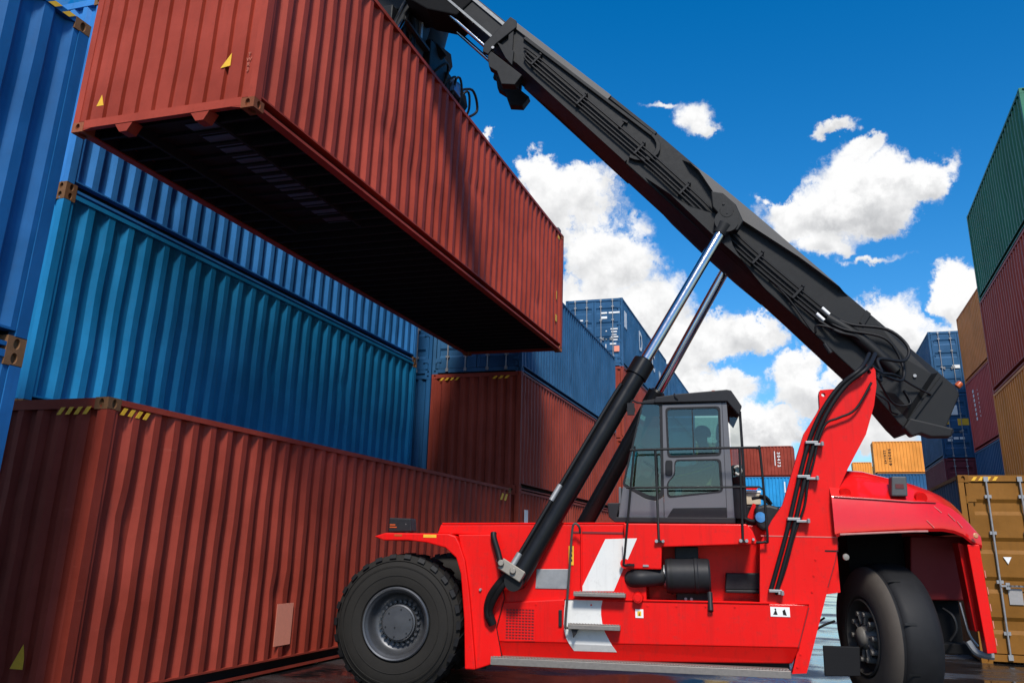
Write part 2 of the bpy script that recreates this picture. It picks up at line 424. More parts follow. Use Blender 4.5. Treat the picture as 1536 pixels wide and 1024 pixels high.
def floor_mb(Lc, tunnel):
    W = CW/2 - .125; mb = MB()
    mb.box((-W, .08, .165), (W, Lc - .08, .185))
    n = max(6, int(Lc/.30))
    for i in range(1, n):
        y = i*Lc/n
        if tunnel and y < 3.6:
            mb.box((-W, y-.022, .04), (-.55, y+.022, .164)); mb.box((.55, y-.022, .04), (W, y+.022, .164)); mb.box((-.55, y-.03, .125), (.55, y+.03, .164))
        else: mb.box((-W, y-.022, .04), (W, y+.022, .164))
    if tunnel:
        for s in (-1, 1): mb.box((s*.54-.02, .1, .03), (s*.54+.02, 3.6, .164))
    return mb
def roof_mb(Lc, h):
    W = CW/2 - .05; n = int(Lc/.35)
    prof = corr_profile(Lc - .2, n, .02)
    mb = MB(); k = len(prof)
    mb.add([(-W, .1+a, h-.012+o) for a, o in prof] + [(W, .1+a, h-.012+o) for a, o in prof], [(i, i+1, k+i+1, k+i) for i in range(k-1)])
    return mb
def door_mb(x0, x1, h):
    """one door leaf: flat steel with sunken horizontal panels"""
    z0, z1 = .15, h - .12; y = .03
    mb = MB(); H = z1 - z0; prof = [(z0, 0), (z0+.10, 0)]
    nb = 4; zs = z0 + .10; ph = (H - .2)/nb
    for i in range(nb):
        a = zs + i*ph
        prof += [(a+ph*.30, 0), (a+ph*.40, .035), (a+ph*.62, .035), (a+ph*.72, 0)]
    prof += [(z1, 0)]
    xi0, xi1 = x0 + .09, x1 - .09; n = len(prof)
    mb.add([(xi0, y+o, z) for z, o in prof] + [(xi1, y+o, z) for z, o in prof], [(i, i+1, n+i+1, n+i) for i in range(n-1)])
    mb.box((x0+.006, y-.012, z0), (xi0, y+.045, z1)); mb.box((xi1, y-.012, z0), (x1-.006, y+.045, z1))
    for sgn, x in ((0, x0), (1, x1)):
        pass
    return mb
def hinge_mb(x, sx, h, k):
    mb = MB(); z = .35 + k*(h - .75)/3
    if 1:
        mb.box((min(x, x+sx*.14), .004, z-.035), (max(x, x+sx*.14), .022, z+.035)); mb.cyl((x, .012, z-.06), (x, .012, z+.06), .016, n=8)
    return mb
def rod_mb(x, h, hs):
    mb = MB(); y = -.012
    mb.cyl((x, y, .075), (x, y, h-.045), .017, n=10)
    for z in (.10, h-.07): mb.box((x-.035, y-.02, z-.04), (x+.035, .02, z+.04))
    for z in (.45, h*.42, h*.68, h-.35): mb.box((x-.05, y-.008, z-.025), (x+.05, .02, z+.025))
    mb.box((min(x, x+hs*.42), y-.03, h*.40-.014), (max(x, x+hs*.42), y-.014, h*.40+.014))
    mb.box((x+hs*.40-.03, y-.028, h*.40-.05), (x+hs*.40+.03, .015, h*.40+.05))
    return mb
def hazard_mb(a0, a1, z0, z1, k, tf):
    """slanted yellow bars"""
    mb = MB(); p = (a1-a0)/k
    for i in range(k):
        a = a0 + i*p
        q = [(a, z0), (a+p*.5, z0), (a+p*.95, z1), (a+p*.45, z1)]
        mb.prism(q, lambda s, z: tf(s, z, 0.0), lambda s, z: tf(s, z, 0.003))
    return mb

def container(label, loc, mat, Lc=12.192, h=2.896, rz=0.0, nc=40, front='wall', lod=0, ncol=10, group='stacked shipping containers', cast=None, tunnel=False, side_mat=None, tilt=None, groove=False):
    """a container standing on loc = middle of its near bottom edge, running along local +y; near end at y = 0"""
    t = empty('shipping_container', loc, rz, label, 'container', group)
    if tilt: t.rotation_euler = tilt
    W = CW/2; key = (round(Lc,3), round(h,3))
    def put(name, me, m=mat): return link(name, me, m, t)
    put('frame', cached(('frame',)+key, lambda: frame_mb(Lc, h, 0, 0).mesh('frame')))
    prof = corr_profile(Lc - .24, nc, .052)
    put('side_wall', cached(('sr', nc)+key, lambda: wall_mesh(prof, .175, h-.05, lambda a, o, z: (W-.012+o, .12+a, z)).mesh('side_wall', 22)))
    put('side_wall', cached(('sl', nc)+key, lambda: wall_mesh(prof, .175, h-.05, lambda a, o, z: (-W+.012-o, .12+a, z)).mesh('side_wall', 22)), side_mat or mat)
    ep = groove_profile(CW - .17, ncol, .05) if groove else corr_profile(CW - .17, ncol, .05)
    put('end_wall', cached(('ew', ncol, groove)+key, lambda: wall_mesh(ep, .13, h-.08, lambda a, o, z: (-W+.085+a, Lc-.012+o, z)).mesh('end_wall', 22)))
    put('bottom_rail_web', cached(('web', 1)+key, lambda: MB().box((W-.118, .17, .045), (W-.110, Lc-.17, .163)).mesh('bottom_rail_web')), WEB_SHADE)
    put('bottom_rail_web', cached(('web', -1)+key, lambda: MB().box((-W+.110, .17, .045), (-W+.118, Lc-.17, .163)).mesh('bottom_rail_web')), WEB_SHADE)
    put('roof', cached(('roof',)+key, lambda: roof_mb(Lc, h).mesh('roof')))
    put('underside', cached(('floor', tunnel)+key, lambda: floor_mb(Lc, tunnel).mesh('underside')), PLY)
    if front == 'wall':
        put('end_wall', cached(('ef', ncol, groove)+key, lambda: wall_mesh(ep, .13, h-.08, lambda a, o, z: (-W+.085+a, .012-o, z)).mesh('end_wall', 22)))
    else:
        put('door_seal', cached(('seal',)+key, lambda: MB().box((-W+.087, .10, .137), (W-.087, .115, h-.107)).mesh('door_seal')), SEAL)
        for s in (-1, 1):
            x0, x1 = sorted((s*.004, s*(W-.10)))
            d = put('door', cached(('door', s)+key, lambda: door_mb(x0, x1, h).mesh('door')))
            if lod < 2:
                for k in range(4): link('hinge', cached(('hinge', s, k)+key, lambda: hinge_mb(s*(W-.10), -s, h, k).mesh('hinge')), mat, d)
            for xr, hs in ((.30, 1), (.80, -1)):
                link('lock_rod', cached(('rod', s, xr)+key, lambda: rod_mb(s*xr, h, s*hs).mesh('lock_rod')), STEEL, d)
    cm = cast or mat
    for sx in (-1, 1):
        for (y, sy) in ((0, 1), (Lc, -1)):
            for (z, sz) in ((0, 1), (h, -1)):
                if lod >= 2 and (sy < 0 or z == 0): continue
                def mk():
                    mb = MB(); casting(mb, sx*W, y, z, -sx, sy, sz, 1); return mb.mesh('corner_casting')
                put('corner_casting', cached(('cast', sx, sy, sz)+key, mk), cm)
    return t
def side_tf(t, Lc): return None

RED = lambda n, k=1.0, **kw: paint(n, (0.25*k, 0.030*k, 0.014*k), 0.55, 0.2, 0.35, spec=.2, fade=.2, scrape=.4, **kw)
C_RED   = RED('oxide_red_paint')
C_HELD  = RED('sun_faded_red_paint', 1.22)
C_RED2  = paint('brick_red_paint', (0.25, 0.036, 0.019), 0.55, 0.12, 0.3, fade=.18, scrape=.3)
C_TEAL  = paint('clear_blue_paint', (0.002, 0.17, 0.38), 0.5, 0.12, 0.3, fade=.2, scrape=.3)
C_BLUE  = paint('deep_blue_paint', (0.005, 0.095, 0.27), 0.5, 0.14, 0.3, fade=.2, scrape=.3)
C_LBLUE = paint('bright_blue_paint', (0.025, 0.17, 0.45), 0.5, 0.03, 0.25, fade=.2, scrape=.3)
C_NAVY  = paint('navy_blue_paint', (0.010, 0.075, 0.19), 0.5, 0.05, 0.3)
C_STEELB= paint('slate_blue_paint', (0.018, 0.085, 0.185), 0.5, 0.05, 0.3, fade=.2, scrape=.3)
C_SKYB  = paint('sky_blue_paint', (0.02, 0.27, 0.56), 0.5, 0.02, 0.2)
C_MAR   = paint('maroon_paint', (0.16, 0.025, 0.035), 0.5, 0.04, 0.3)
C_PINK  = paint('rose_red_paint', (0.48, 0.07, 0.06), 0.55, 0.03, 0.3)
C_ORA   = paint('orange_paint', (0.78, 0.27, 0.07), 0.55, 0.03, 0.25)
C_OCH   = paint('ochre_paint', (0.75, 0.29, 0.05), 0.5, 0.06, 0.35)
C_YEL   = paint('dark_yellow_paint', (0.22, 0.090, 0.008), 0.6, 0.08, 0.4, fade=.2, scrape=.3)
C_GRN   = paint('bottle_green_paint', (0.014, 0.15, 0.085), 0.45, 0.04, 0.3)
C_GREYB = paint('grey_blue_tarp', (0.10, 0.15, 0.20), 0.7, 0.0, 0.3)
C_TAN   = paint('tan_paint', (0.40, 0.26, 0.10), 0.6, 0.0, 0.3)
H = 2.896; HL = 2.591
xR, xT, xC = -6.41, -8.64, -6.39

# --- the stack at the left edge
XL = -5.96 - CW/2; ZS, HU, YF = 2.989, 3.099, 5.286
c = container('upper blue container at the left edge, its rusty far post beside the clear blue one', (XL, YF-12.192, ZS), C_BLUE, h=HU, nc=36, cast=RUST)
for a0, a1 in ((12.192-.80, 12.192-.18), (12.192-3.6, 12.192-3.0)): obj('hazard_stripe', hazard_mb(a0, a1, HU-.062, HU-.006, 4, lambda a, z, o: (CW/2 + .001 + o, a, z)), YELLOW, c)
obj('rust_streak', MB().box((CW/2-.004, 12.192-.075, .13), (CW/2-.002, 12.192-.02, HU-.13)), RUST, c)
container('blue container at the lower left edge, underneath the blue one with a rusty far post', (XL, YF-12.192, 0), C_BLUE, h=ZS, nc=36, cast=RUST)

# --- big red container on the ground
c = container('long red container standing on the ground behind the front wheel', (xR-CW/2, 6.74, 0), C_RED, Lc=12.77, nc=40, cast=RUST, ncol=9)
tfE = lambda a, z, o: (-CW/2 + a, .012 - .003 - o - 0.01, z)
obj('hazard_stripe', hazard_mb(CW-.62, CW-.19, H-.165, H-.09, 4, lambda a, z, o: (-CW/2+a, .004-o, z)), YELLOW, c)
obj('hazard_stripe', hazard_mb(.19, .62, H-.15, H-.075, 4, lambda a, z, o: (CW/2-.010+o, a, z)), YELLOW, c)
pa = MB().box((CW/2-.011, 10.13-6.74, .32), (CW/2-.008, 10.51-6.74, .82)); obj('primer_patch', pa, PALE, c)
obj('warning_sticker', MB().prism([(.61, .41), (.76, .41), (.755, .50), (.72, .62)], lambda a, z: (a, .0095, z), lambda a, z: (a, .0060, z)), YELLOW, c)
obj('hazard_stripe', hazard_mb(12.77-.75, 12.77-.2, H-.30, H-.15, 2, lambda a, z, o: (CW/2-.010+o, a, z)), YELLOW, c)

# --- second row at the left
c = container('clear blue container with broad bright ribs directly above the long red container', (xT-CW/2, 7.77, H+.10), C_TEAL, h=H-.10, Lc=10.91, nc=29, cast=RUST)
c = container('lighter blue container on top of the clear blue one, half hidden', (xT-CW/2, 7.77, 2*H), C_LBLUE, Lc=10.85, nc=31, cast=RUST)
container('navy container hidden on the ground beneath the clear blue container', (xT-CW/2-.25, 7.77, 0), C_NAVY, Lc=10.91, nc=29)
xB2 = xC - CW - .03 - CW/2
for k, (m, fr, lb) in enumerate(((C_NAVY, 'wall', 'navy container hidden at the foot of the narrow dark blue stack'),
        (C_NAVY, 'wall', 'dark blue container showing a narrow plain end beside the dark red ribbed end'),
        (C_NAVY, 'doors', 'dark blue container with a white lock rod, on top of the narrow dark blue end'))):
    container(lb, (xB2, 20.05, k*H), m, nc=42, front=fr)

# --- third row: red, red, blue
xx = xC - CW/2
c = container('red container low behind the black lift cylinder, with a white placard near its corner', (xx, 20.05, 0), C_RED2, Lc=11.94, nc=42)
obj('placard', MB().box((CW/2-.011, .50, 2.15), (CW/2-.007, .80, 2.46)), WHITE, c)
c = container('dark red container with ribbed end and yellow dashes, below the four lock rods', (xx, 20.05, H), C_RED2, Lc=11.94, nc=42, ncol=9)
obj('hazard_stripe', hazard_mb(.22, .78, H-.17, H-.10, 4, lambda a, z, o: (-CW/2+a, .003-o, z)), YELLOW, c)
obj('hazard_stripe', hazard_mb(CW-.78, CW-.3, H-.17, H-.10, 3, lambda a, z, o: (-CW/2+a, .003-o, z)), YELLOW, c)
c = container('blue container with doors and four lock rods just below the lifted red container', (xx, 20.05, 2*H), C_STEELB, Lc=11.94, nc=42, front='doors')
# --- fourth row
BL4 = 12.6
lab4 = ['brick red container hidden at the foot of the tall stack behind the cab', 'brick red container second from the ground in the tall stack behind the cab', 'brick red container below the tallest blue container, beside the cylinder collar', None]
for k in range(3):
    container(lab4[k], (xC-CW/2, 33.65, k*H), C_RED2, Lc=BL4, nc=42, lod=1)
c = container('tallest blue container with white letters on its side and writing on its doors', (xC-CW/2, 33.65, 3*H), C_STEELB, Lc=BL4, nc=42, front='doors', lod=1)
for txt, y, z, s in (('D', 4.3, 1.95, 1.25), ('C', 8.0, 1.75, 1.25), ('M', 10.0, 1.45, 0.7)):
    lettering(txt, s, WHITE, c, (0,1,0), (0,0,1), (CW/2+.003, y, z), .02)
obj('placard', MB().box((CW/2-.010, .42, 1.75), (CW/2-.006, .95, 2.45)).box((CW/2-.0045, .55, 1.95), (CW/2-.003, .8, 2.3)), WHITE, c)
for i, (x, z, w, hh) in enumerate(((.42,2.28,.28,.07),(.86,2.28,.46,.07),(.42,2.08,.28,.1),(.85,1.58,.30,.05),(.85,1.46,.24,.05),(.85,1.34,.20,.04),(.87,1.24,.30,.05),(.85,1.12,.28,.05),(.80,.95,.26,.06),(.52,1.5,.05,.04),(.52,1.16,.06,.04),(.50,.80,.03,.3),(.45,.66,.12,.05),(.78,.42,.05,.05),(-.62,2.0,.3,.06),(-.60,1.85,.06,.2))):
    obj('stencil_mark', MB().box((x-w/2, .010, z-hh/2), (x+w/2, .0165, z+hh/2)), WHITE, c)
obj('stencil_mark', MB().box((.84, .008, .62), (1.06, .0155, .86)), PALE, c)
# --- fifth row, far
for k in range(4):
    container(('slate blue container, farthest on the left, just above the cab roof' if k == 3 else 'slate blue container in the farthest stack on the left, %s it' % ('third from the ground in','second from the ground in','at the bottom of')[2-k]), (xC-CW/2, 47.2, k*H), C_STEELB, nc=42, lod=2)

# --- the right-hand wall of containers
xN = 5.24 + CW/2
near = [('brown container hidden at the foot of the nearest stack on the right', C_YEL, 0, H), ('ochre ribbed container at the right edge, above the yellow doors', C_OCH, H, H), ('dark red ribbed container at the right edge between green and ochre', paint('lighter_brick_paint', (0.42, 0.065, 0.042), 0.5, 0.08, 0.3, scrape=.2), 2*H, HL), ('dark green ribbed container at the top right corner', C_GRN, 2*H+HL, HL)]
for lb, m, z, hh in near: container(lb, (xN-.21, 18.1, z), m, Lc=7.6, h=hh, nc=27, rz=rad(-1.6))
xF = 7.22 + CW/2
far = [('grey container hidden at the foot of the second stack on the right', C_NAVY, 0, H), ('blue container low in the second stack on the right, under the rose red one', C_NAVY, H, H), ('rose red container with faded white writing, in the second stack on the right', C_PINK, 2*H, H), ('plain orange container at the top of the second stack on the right', C_ORA, 3*H, H)]
cs = []
for lb, m, z, hh in far: cs.append(container(lb, (xF, 28.2, z), m, nc=42, lod=1))
for i in range(7): obj('stencil_mark', MB().box((-CW/2+.006, 10.7-i*.02, 2.3-i*.19), (-CW/2+.009, 10.95-i*.02, 2.42-i*.19)), WHITE, cs[2])
lettering('1 8 6 5 4 0 2', .22, WHITE, cs[2], (0,0,-1), (0,1,0), (-CW/2+.008, 9.9, 1.75))
# blue door stack
xD = 6.32 + CW/2
ds = [('maroon container hidden at the foot of the blue door stack', C_MAR, 0), ('maroon container with white lock rods and plate below the two blue ones', C_MAR, H), ('lower blue door-end container behind the boom tail, with an orange label', C_STEELB, 2*H), ('upper of two blue door-end containers behind the boom tail', C_STEELB, 3*H)]
for k, (lb, m, z) in enumerate(ds):
    c = container(lb, (xD, 42.5, z), m, Lc=6.4, nc=22, front='doors', lod=1)
    if k == 1: obj('stencil_mark', MB().box((-.95, .008, 1.75), (-.45, .0155, 1.95)), WHITE, c)
    if k == 2:
        obj('stencil_mark', MB().box((-.70, .008, 1.92), (-.40, .0155, 2.35)), WHITE, c)
        obj('stencil_mark', MB().box((-.45, .006, 1.45), (.0, .0140, 1.75)), YELLOW, c); obj('stencil_mark', MB().box((-1.0, .006, 1.50), (-.78, .0140, 1.65)), YELLOW, c)
        for x, z in ((-.85,.95),(-.85,.80),(-.6,.88),(-.35,.88)): obj('stencil_mark', MB().box((x-.1, .008, z-.05), (x+.1, .0155, z+.05)), WHITE, c)
        obj('stencil_mark', MB().box((.12, .006, .25), (.9, .014, .55)), YELLOW, c)
    if k == 3: obj('stencil_mark', MB().box((-.35, .008, 1.15), (-.05, .0155, 1.3)), WHITE, c)

# --- far away, broadside
def broadside(label, x0, y, z, m, Lc, hh, turn=0.0, nc=22):
    """long side towards the camera: left bottom corner of that side at x0"""
    a = -math.pi/2 + rad(turn)
    ox = Vector((0, CW/2, 0)); ox.rotate(Euler((0, 0, rad(turn))))
    return container(label, (x0 + ox.x, y + ox.y, z), m, Lc=Lc, h=hh, rz=a, nc=nc, lod=2)
for k, (m, lb) in enumerate(((C_SKYB, 'sky blue container at the bottom of the far stack seen past the cab'), (C_RED2, 'red container second from the ground in the far stack seen past the cab'), (C_SKYB, 'sky blue container below the far red one, seen between cab and red mast'), (C_RED2, 'far red container with white numbers, seen between cab and red mast'))):
    c = broadside(lb, -6.55, 77.2, k*HL, m, 6.4, HL, -3)
    if k == 3:
        lettering('3 0 4 7 2', .34, WHITE, c, (0,0,-1), (1,0,0) if False else (0,1,0), (CW/2+.004, 5.2, 1.45), .01)
        obj('stencil_mark', MB().box((CW/2-.008, 4.86, .95), (CW/2-.004, 4.92, 2.15)), WHITE, c)
    if k == 2: obj('stencil_mark', MB().box((CW/2-.008, 5.5, 1.3), (CW/2-.004, 5.6, 2.2)), WHITE, c)
for k in range(4): broadside(('tan container seen through the rear window of the cab' if k == 3 else 'tan container in the stack hidden behind the cab, %s' % ('at its bottom', 'second from the ground', 'third from the ground')[k]), -8.9, 74.0, k*HL, C_TAN, 2.6, HL, 0, 9)
for k, (m, lb) in enumerate(((C_OCH, 'orange container at the bottom of the far stack behind the red hood'), (C_NAVY, 'blue container second from the ground in the far stack behind the red hood'), (C_STEELB, 'blue container below the far orange one, just above the red hood'), (C_OCH, 'far orange container with dark writing, above the red rear hood'))):
    c = broadside(lb, 6.85, 85.0, k*H, m, 6.3, H, 0)
    if k == 3:
        lettering('5 0 2 6 1 8', .33, BLACK, c, (0,0,-1), (0,1,0), (CW/2+.004, 1.35, 1.5), .01)
        lettering('2 2 G 1 4 5', .26, BLACK, c, (0,0,-1), (0,1,0), (CW/2+.004, .95, 1.5), .01)
for k in range(4): broadside(('small far orange container close beside the red mast' if k == 3 else 'far orange container under the one beside the red mast, %s' % ('at the bottom', 'second from the ground', 'third from the ground')[k]), 5.9, 101.0, k*2.82, C_OCH, 1.95 + .01*k, 2.82, 0, 7)
for k in range(4): broadside(('far dark green container squeezed between two orange ones' if k == 3 else 'far dark green container in the stack between orange ones, %s' % ('at the bottom', 'second from the ground', 'third from the ground')[k]), 8.0, 103.0, k*2.75, C_GRN, 2.6, 2.75, 0, 9)

# --- yellow container close on the right, doors towards the camera
c = container('dark yellow container with doors on the ground at the right edge', (2.58+CW/2, 16.18, 0), C_YEL, Lc=6.058, h=H, rz=rad(0.3), nc=22, front='doors', side_mat=C_GREYB, group='shipping containers standing on the ground')
obj('hazard_stripe', hazard_mb(.20, .62, H-.092, H-.03, 4, lambda a, z, o: (-CW/2+a, .003-o, z)), YELLOW, c)
obj('placard', MB().box((-.27, .010, 2.06), (-.10, .0165, 2.22)), WHITE, c)
obj('pictogram', MB().box((-.235, .0085, 2.12), (-.205, .0092, 2.16)).box((-.165, .0085, 2.12), (-.135, .0092, 2.16)), BLACK, c)
obj('warning_sticker', MB().prism([(-.70, 1.60), (-.58, 1.60), (-.64, 1.49)], lambda a, z: (a, .016, z), lambda a, z: (a, .010, z)), WHITE, c)
obj('warning_sticker', MB().prism([(-.20, 1.45), (.0, 1.45), (-.10, 1.65)], lambda a, z: (a, .016, z), lambda a, z: (a, .010, z)), YELLOW, c)
obj('repair_patch', MB().box((-.70, .009, .88), (-.50, .0165, 1.12)), plain('grey_primer', (.28,.27,.26), .6), c)
obj('side_rail', MB().box((-CW/2-.004, .125, 1.95), (-CW/2+.03, 5.93, 2.05)), C_TAN, c)
obj('side_panel', MB().box((-CW/2-.001, .125, .18), (-CW/2+.02, 5.93, 1.95)), C_YEL, c)

# --- the container in the air
AH, BH, CHh = -0.011, 0.002, 0.010
M3 = Matrix.Rotation(AH, 3, 'Z') @ Matrix.Rotation(BH, 3, 'X') @ Matrix.Rotation(CHh, 3, 'Y')
held = container('red container hanging in the air from the black boom', (-6.405, 6.762, 5.948), C_HELD, nc=40, ncol=10, cast=RUSTY, groove=True, tunnel=True, group=None, tilt=M3.to_euler())

for tri in ([(.715, .535), (.84, .548), (.836, .705)], [(-.93, .30), (-.83, .30), (-.88, .44)]):
    obj('warning_sticker', MB().prism(tri, lambda a, z: (a, .0095, z), lambda a, z: (a, .0065, z)), YELLOW, held)
for x0, x1 in ((-.62, -.36), (.40, .66)):
    tabs = MB().prism([(x0, .045), (x1, .045), (x1-.07, -.07), (x0+.09, -.07)], lambda a, z: (a, .010, z), lambda a, z: (a, .16, z)); obj('end_bracket', tabs, C_HELD, held)
for i in range(14): obj('tunnel_plate', MB().box((-.02, .42+.32*i, .150), (.535, .69+.32*i, .160)), plain('tunnel_steel', (.075,.105,.15), .5, .2), held)
tabs = MB().prism([(-1.055, .06), (-.80, .06), (-1.055, .012)], lambda a, z: (a, .006, z), lambda a, z: (a, .05, z))
obj('end_bracket', tabs, C_HELD, held)
tabs = MB().prism([(1.055, .06), (.78, .06), (1.055, .012)], lambda a, z: (a, .006, z), lambda a, z: (a, .05, z))
obj('end_bracket', tabs, C_HELD, held)
for a, b in (((CW/2-.0105, 11.62, .62), (CW/2-.007, 11.74, .78)), ((CW/2-.0105, 11.66, 1.15), (CW/2-.007, 11.70, 1.35)), ((CW/2-.0105, 11.7, 2.68), (CW/2-.007, 11.85, 2.76))): obj('yellow_mark', MB().box(a, b), YELLOW, held)
lettering('T\nW\nR\n3', .065, plain('faint_stencil', (.42,.12,.07), .6), held, (1,0,0), (0,0,1), (1.08, .0, .55), name='lettering')

# ------------------------------------------------------------------ the reach stacker
def red_paint():
    m = paint('machine_red_paint', (0.70, 0.0030, 0.0015), 0.42, 0.10, 0.6, coat=0.05, spec=.2, fade=0.05, bump=0.08, streak=0.5, rustcol=(.05,.012,.010))
    return m
MRED = red_paint()
MBLK = paint('machine_black_paint', (0.0085, 0.009, 0.0095), 0.5, 0.0, 0.15, spec=.22, fade=0.08, bump=0.08, streak=0.3)
MGREY = plain('cab_grey_paint', (0.10, 0.10, 0.11), 0.45, noise=0.08, scale=4)
MDARK = plain('black_plastic', (0.016, 0.016, 0.018), 0.5, noise=0.3)
RUBBER = plain('tyre_rubber', (0.017, 0.0155, 0.0135), 0.8, noise=0.35, scale=6)
RUBBERD = plain('tyre_tread_rubber', (0.011, 0.011, 0.012), 0.62, noise=0.4, scale=9)
RIMM = plain('wheel_rim_grey', (0.085, 0.088, 0.095), 0.4, 0.55, 0.25, scale=9)
CHROME = plain('chromed_rod', (0.50, 0.50, 0.51), 0.10, 1.0, 0.05)
HOSE = plain('hydraulic_hose', (0.008, 0.008, 0.009), 0.5, noise=0.3)
TREAD = plain('step_tread_steel', (0.22, 0.20, 0.18), 0.5, 0.5, 0.35, scale=30)
BEIGE = plain('beige_box', (0.50, 0.42, 0.30), 0.5)
WSTR = paint('stripe_white_paint', (0.66, 0.66, 0.63), 0.45, 0.0, 0.4, fade=0.06, streak=0.2)
ORL = plain('orange_lens', (0.42, 0.07, 0.01), 0.35)
GLASS = glass_mat('tinted_cab_glass', (0.42, 0.60, 0.57), 0.03)
GLASSD = glass_mat('clear_cab_glass', (0.62, 0.72, 0.68), 0.05)
GRILLE = plain('grille_red', (0.16, 0.006, 0.008), 0.6)

ROOT = empty('reach_stacker', (-4.32, 9.18, 0), rad(7.5), 'red reach stacker with raised black boom and grey cab lifting a red container', 'container handler')
VC = 1.40
def mir(v): return 2*VC - v
def P(name, mb, mat, parent=None, smooth=None, bevel=0.0, label=None): return obj(name, mb, mat, parent or ROOT, smooth, bevel, label)
def slab(mb, poly, v0, v1): return mb.prism(poly, lambda u, z: (u, v0, z), lambda u, z: (u, v1, z))
def holed_slab(name, outer, holes, v0, v1, mat, parent=None, bevel=0.0):
    me = holed(name, outer, holes, abs(v1-v0))
    me.transform(Matrix(((1,0,0,0),(0,0,-1,(v0+v1)/2),(0,1,0,0),(0,0,0,1))))
    bm = bmesh.new(); bm.from_mesh(me); bmesh.ops.recalc_face_normals(bm, faces=bm.faces[:]); bm.to_mesh(me); bm.free()
    return link(name, me, mat, parent or ROOT, bevel)

# ---- chassis
body = MB()
slab(body, [(.397,1.699),(.430,1.800),(2.60,1.842),(2.737,1.840),(2.737,1.03),(1.20,.98),(1.07,1.1),(.970,1.690)], .12, mir(.12))
slab(body, [(2.74,1.836),(4.2,1.876),(4.4,1.048),(2.74,1.02)], .56, mir(.12))
P('body', body, MRED, bevel=.014)
low = MB()
slab(low, [(1.115,.995),(1.848,1.051),(4.398,1.078),(4.337,.892),(4.27,.66),(1.10,.60),(1.123,.745)], .075, mir(.075))
low.add([(1.10,.075,.60),(4.27,.075,.66),(4.197,.15,.504),(1.061,.15,.412),(1.10,2.7,.60),(4.27,2.7,.66),(4.197,2.65,.504),(1.061,2.65,.412)], [(0,1,2,3),(4,7,6,5),(3,2,6,7),(0,3,7,4),(1,5,6,2)])
P('side_panel', low, MRED, bevel=.012)
sp = MB(); slab(sp, [(.655,1.695),(1.074,1.703),(1.20,1.05),(1.127,.747),(1.195,.465),(1.074,.375),(.901,.316),(.82,.905),(.74,1.379)], .055, .40)
P('side_panel', sp, MRED, bevel=.012)
seam = MB().tube([(1.076,.052,1.69),(1.207,.052,1.04),(1.127,.052,.747),(1.195,.052,.459)], .005, 5, 1); P('panel_gap', seam, MBLK)
rec = MB(); rec.box((1.95,.112,1.735),(2.66,.13,1.755)); P('panel_gap', rec, GRILLE)
chin = MB().box((.55,.9,.35),(4.25,1.9,1.0)); P('chassis_beam', chin, MDARK)
# fender over the front wheel
out = [(-.311,1.655),(-.180,1.697),(.422,1.701),(.56,1.70),(.64,1.675),(.686,1.60),(.757,1.422),(.81,1.15),(.846,.909),(.921,.324)]
inn = [(.805,.325),(.776,.813),(.718,1.282),(.657,1.447),(.530,1.550),(.311,1.600),(.092,1.620),(-.197,1.614)]
for v0, v1 in ((.0, .78), (mir(.78), mir(0))):
    f = MB(); slab(f, out + inn, v0, v1); P('fender', f, MRED, bevel=.012)
liner = MB().box((.80,.30,.30),(.98,.75,1.55)); P('wheel_arch_liner', liner, MDARK)
wl = MB(); slab(wl, [(-.178,1.865),(.077,1.861),(.096,1.715),(-.181,1.705)], .10, .32); o = P('work_light', wl, MDARK, bevel=.012)
link('lettering', MB().box((-.165,.094,1.78),(-.10,.098,1.795)).box((-.165,.094,1.755),(-.08,.098,1.768)).mesh('lettering'), ORL, o)
wb = MB().tube([(.02,.14,1.70),(.06,.12,1.76),(.02,.11,1.80)], .012, 6); P('light_bracket', wb, STEEL)
P('warning_sticker', MB().box((.27,-.003,1.655),(.42,.004,1.687)), YELLOW); P('warning_sticker', MB().box((-.07,-.003,1.662),(.02,.004,1.684)), ORL)
# platform in front of the cab, over the recess
pl = MB(); slab(pl, [(2.506,1.846),(3.814,1.860),(3.872,1.790),(3.919,1.660),(2.916,1.608),(2.903,1.380),(2.535,1.378)], .04, .115)
slab(pl, [(2.60,1.846),(3.814,1.860),(3.872,1.790),(3.90,1.72),(2.62,1.70)], .115, 1.2)
P('platform', pl, MRED, bevel=.012)
# white flash on the side
st = MB(); slab(st, [(2.303,1.679),(2.50,1.688),(2.50,1.39),(2.39,1.147),(2.025,1.136)], .1165, .121); slab(st, [(2.50,1.688),(2.652,1.693),(2.535,1.445),(2.50,1.39)], .036, .041)
st2 = MB()
q = [(1.870,1.055),(2.273,1.064),(2.256,.985),(2.254,.911),(2.271,.800),(2.296,.735),(2.333,.671),(2.37,.61),(1.915,.61),(1.884,.661),(1.862,.735),(1.854,.805),(1.858,.92)]
slab(st2, q, .0715, .078)
st2.add([(2.37,.0715,.61),(2.416,.108,.545),(1.962,.108,.54),(1.915,.0715,.61),(2.37,.08,.61),(2.416,.118,.545),(1.962,.118,.54),(1.915,.08,.61)], [(0,1,2,3),(0,4,5,1),(1,5,6,2),(2,6,7,3)])
P('white_stripe', st, WSTR); P('white_stripe', st2, WSTR)
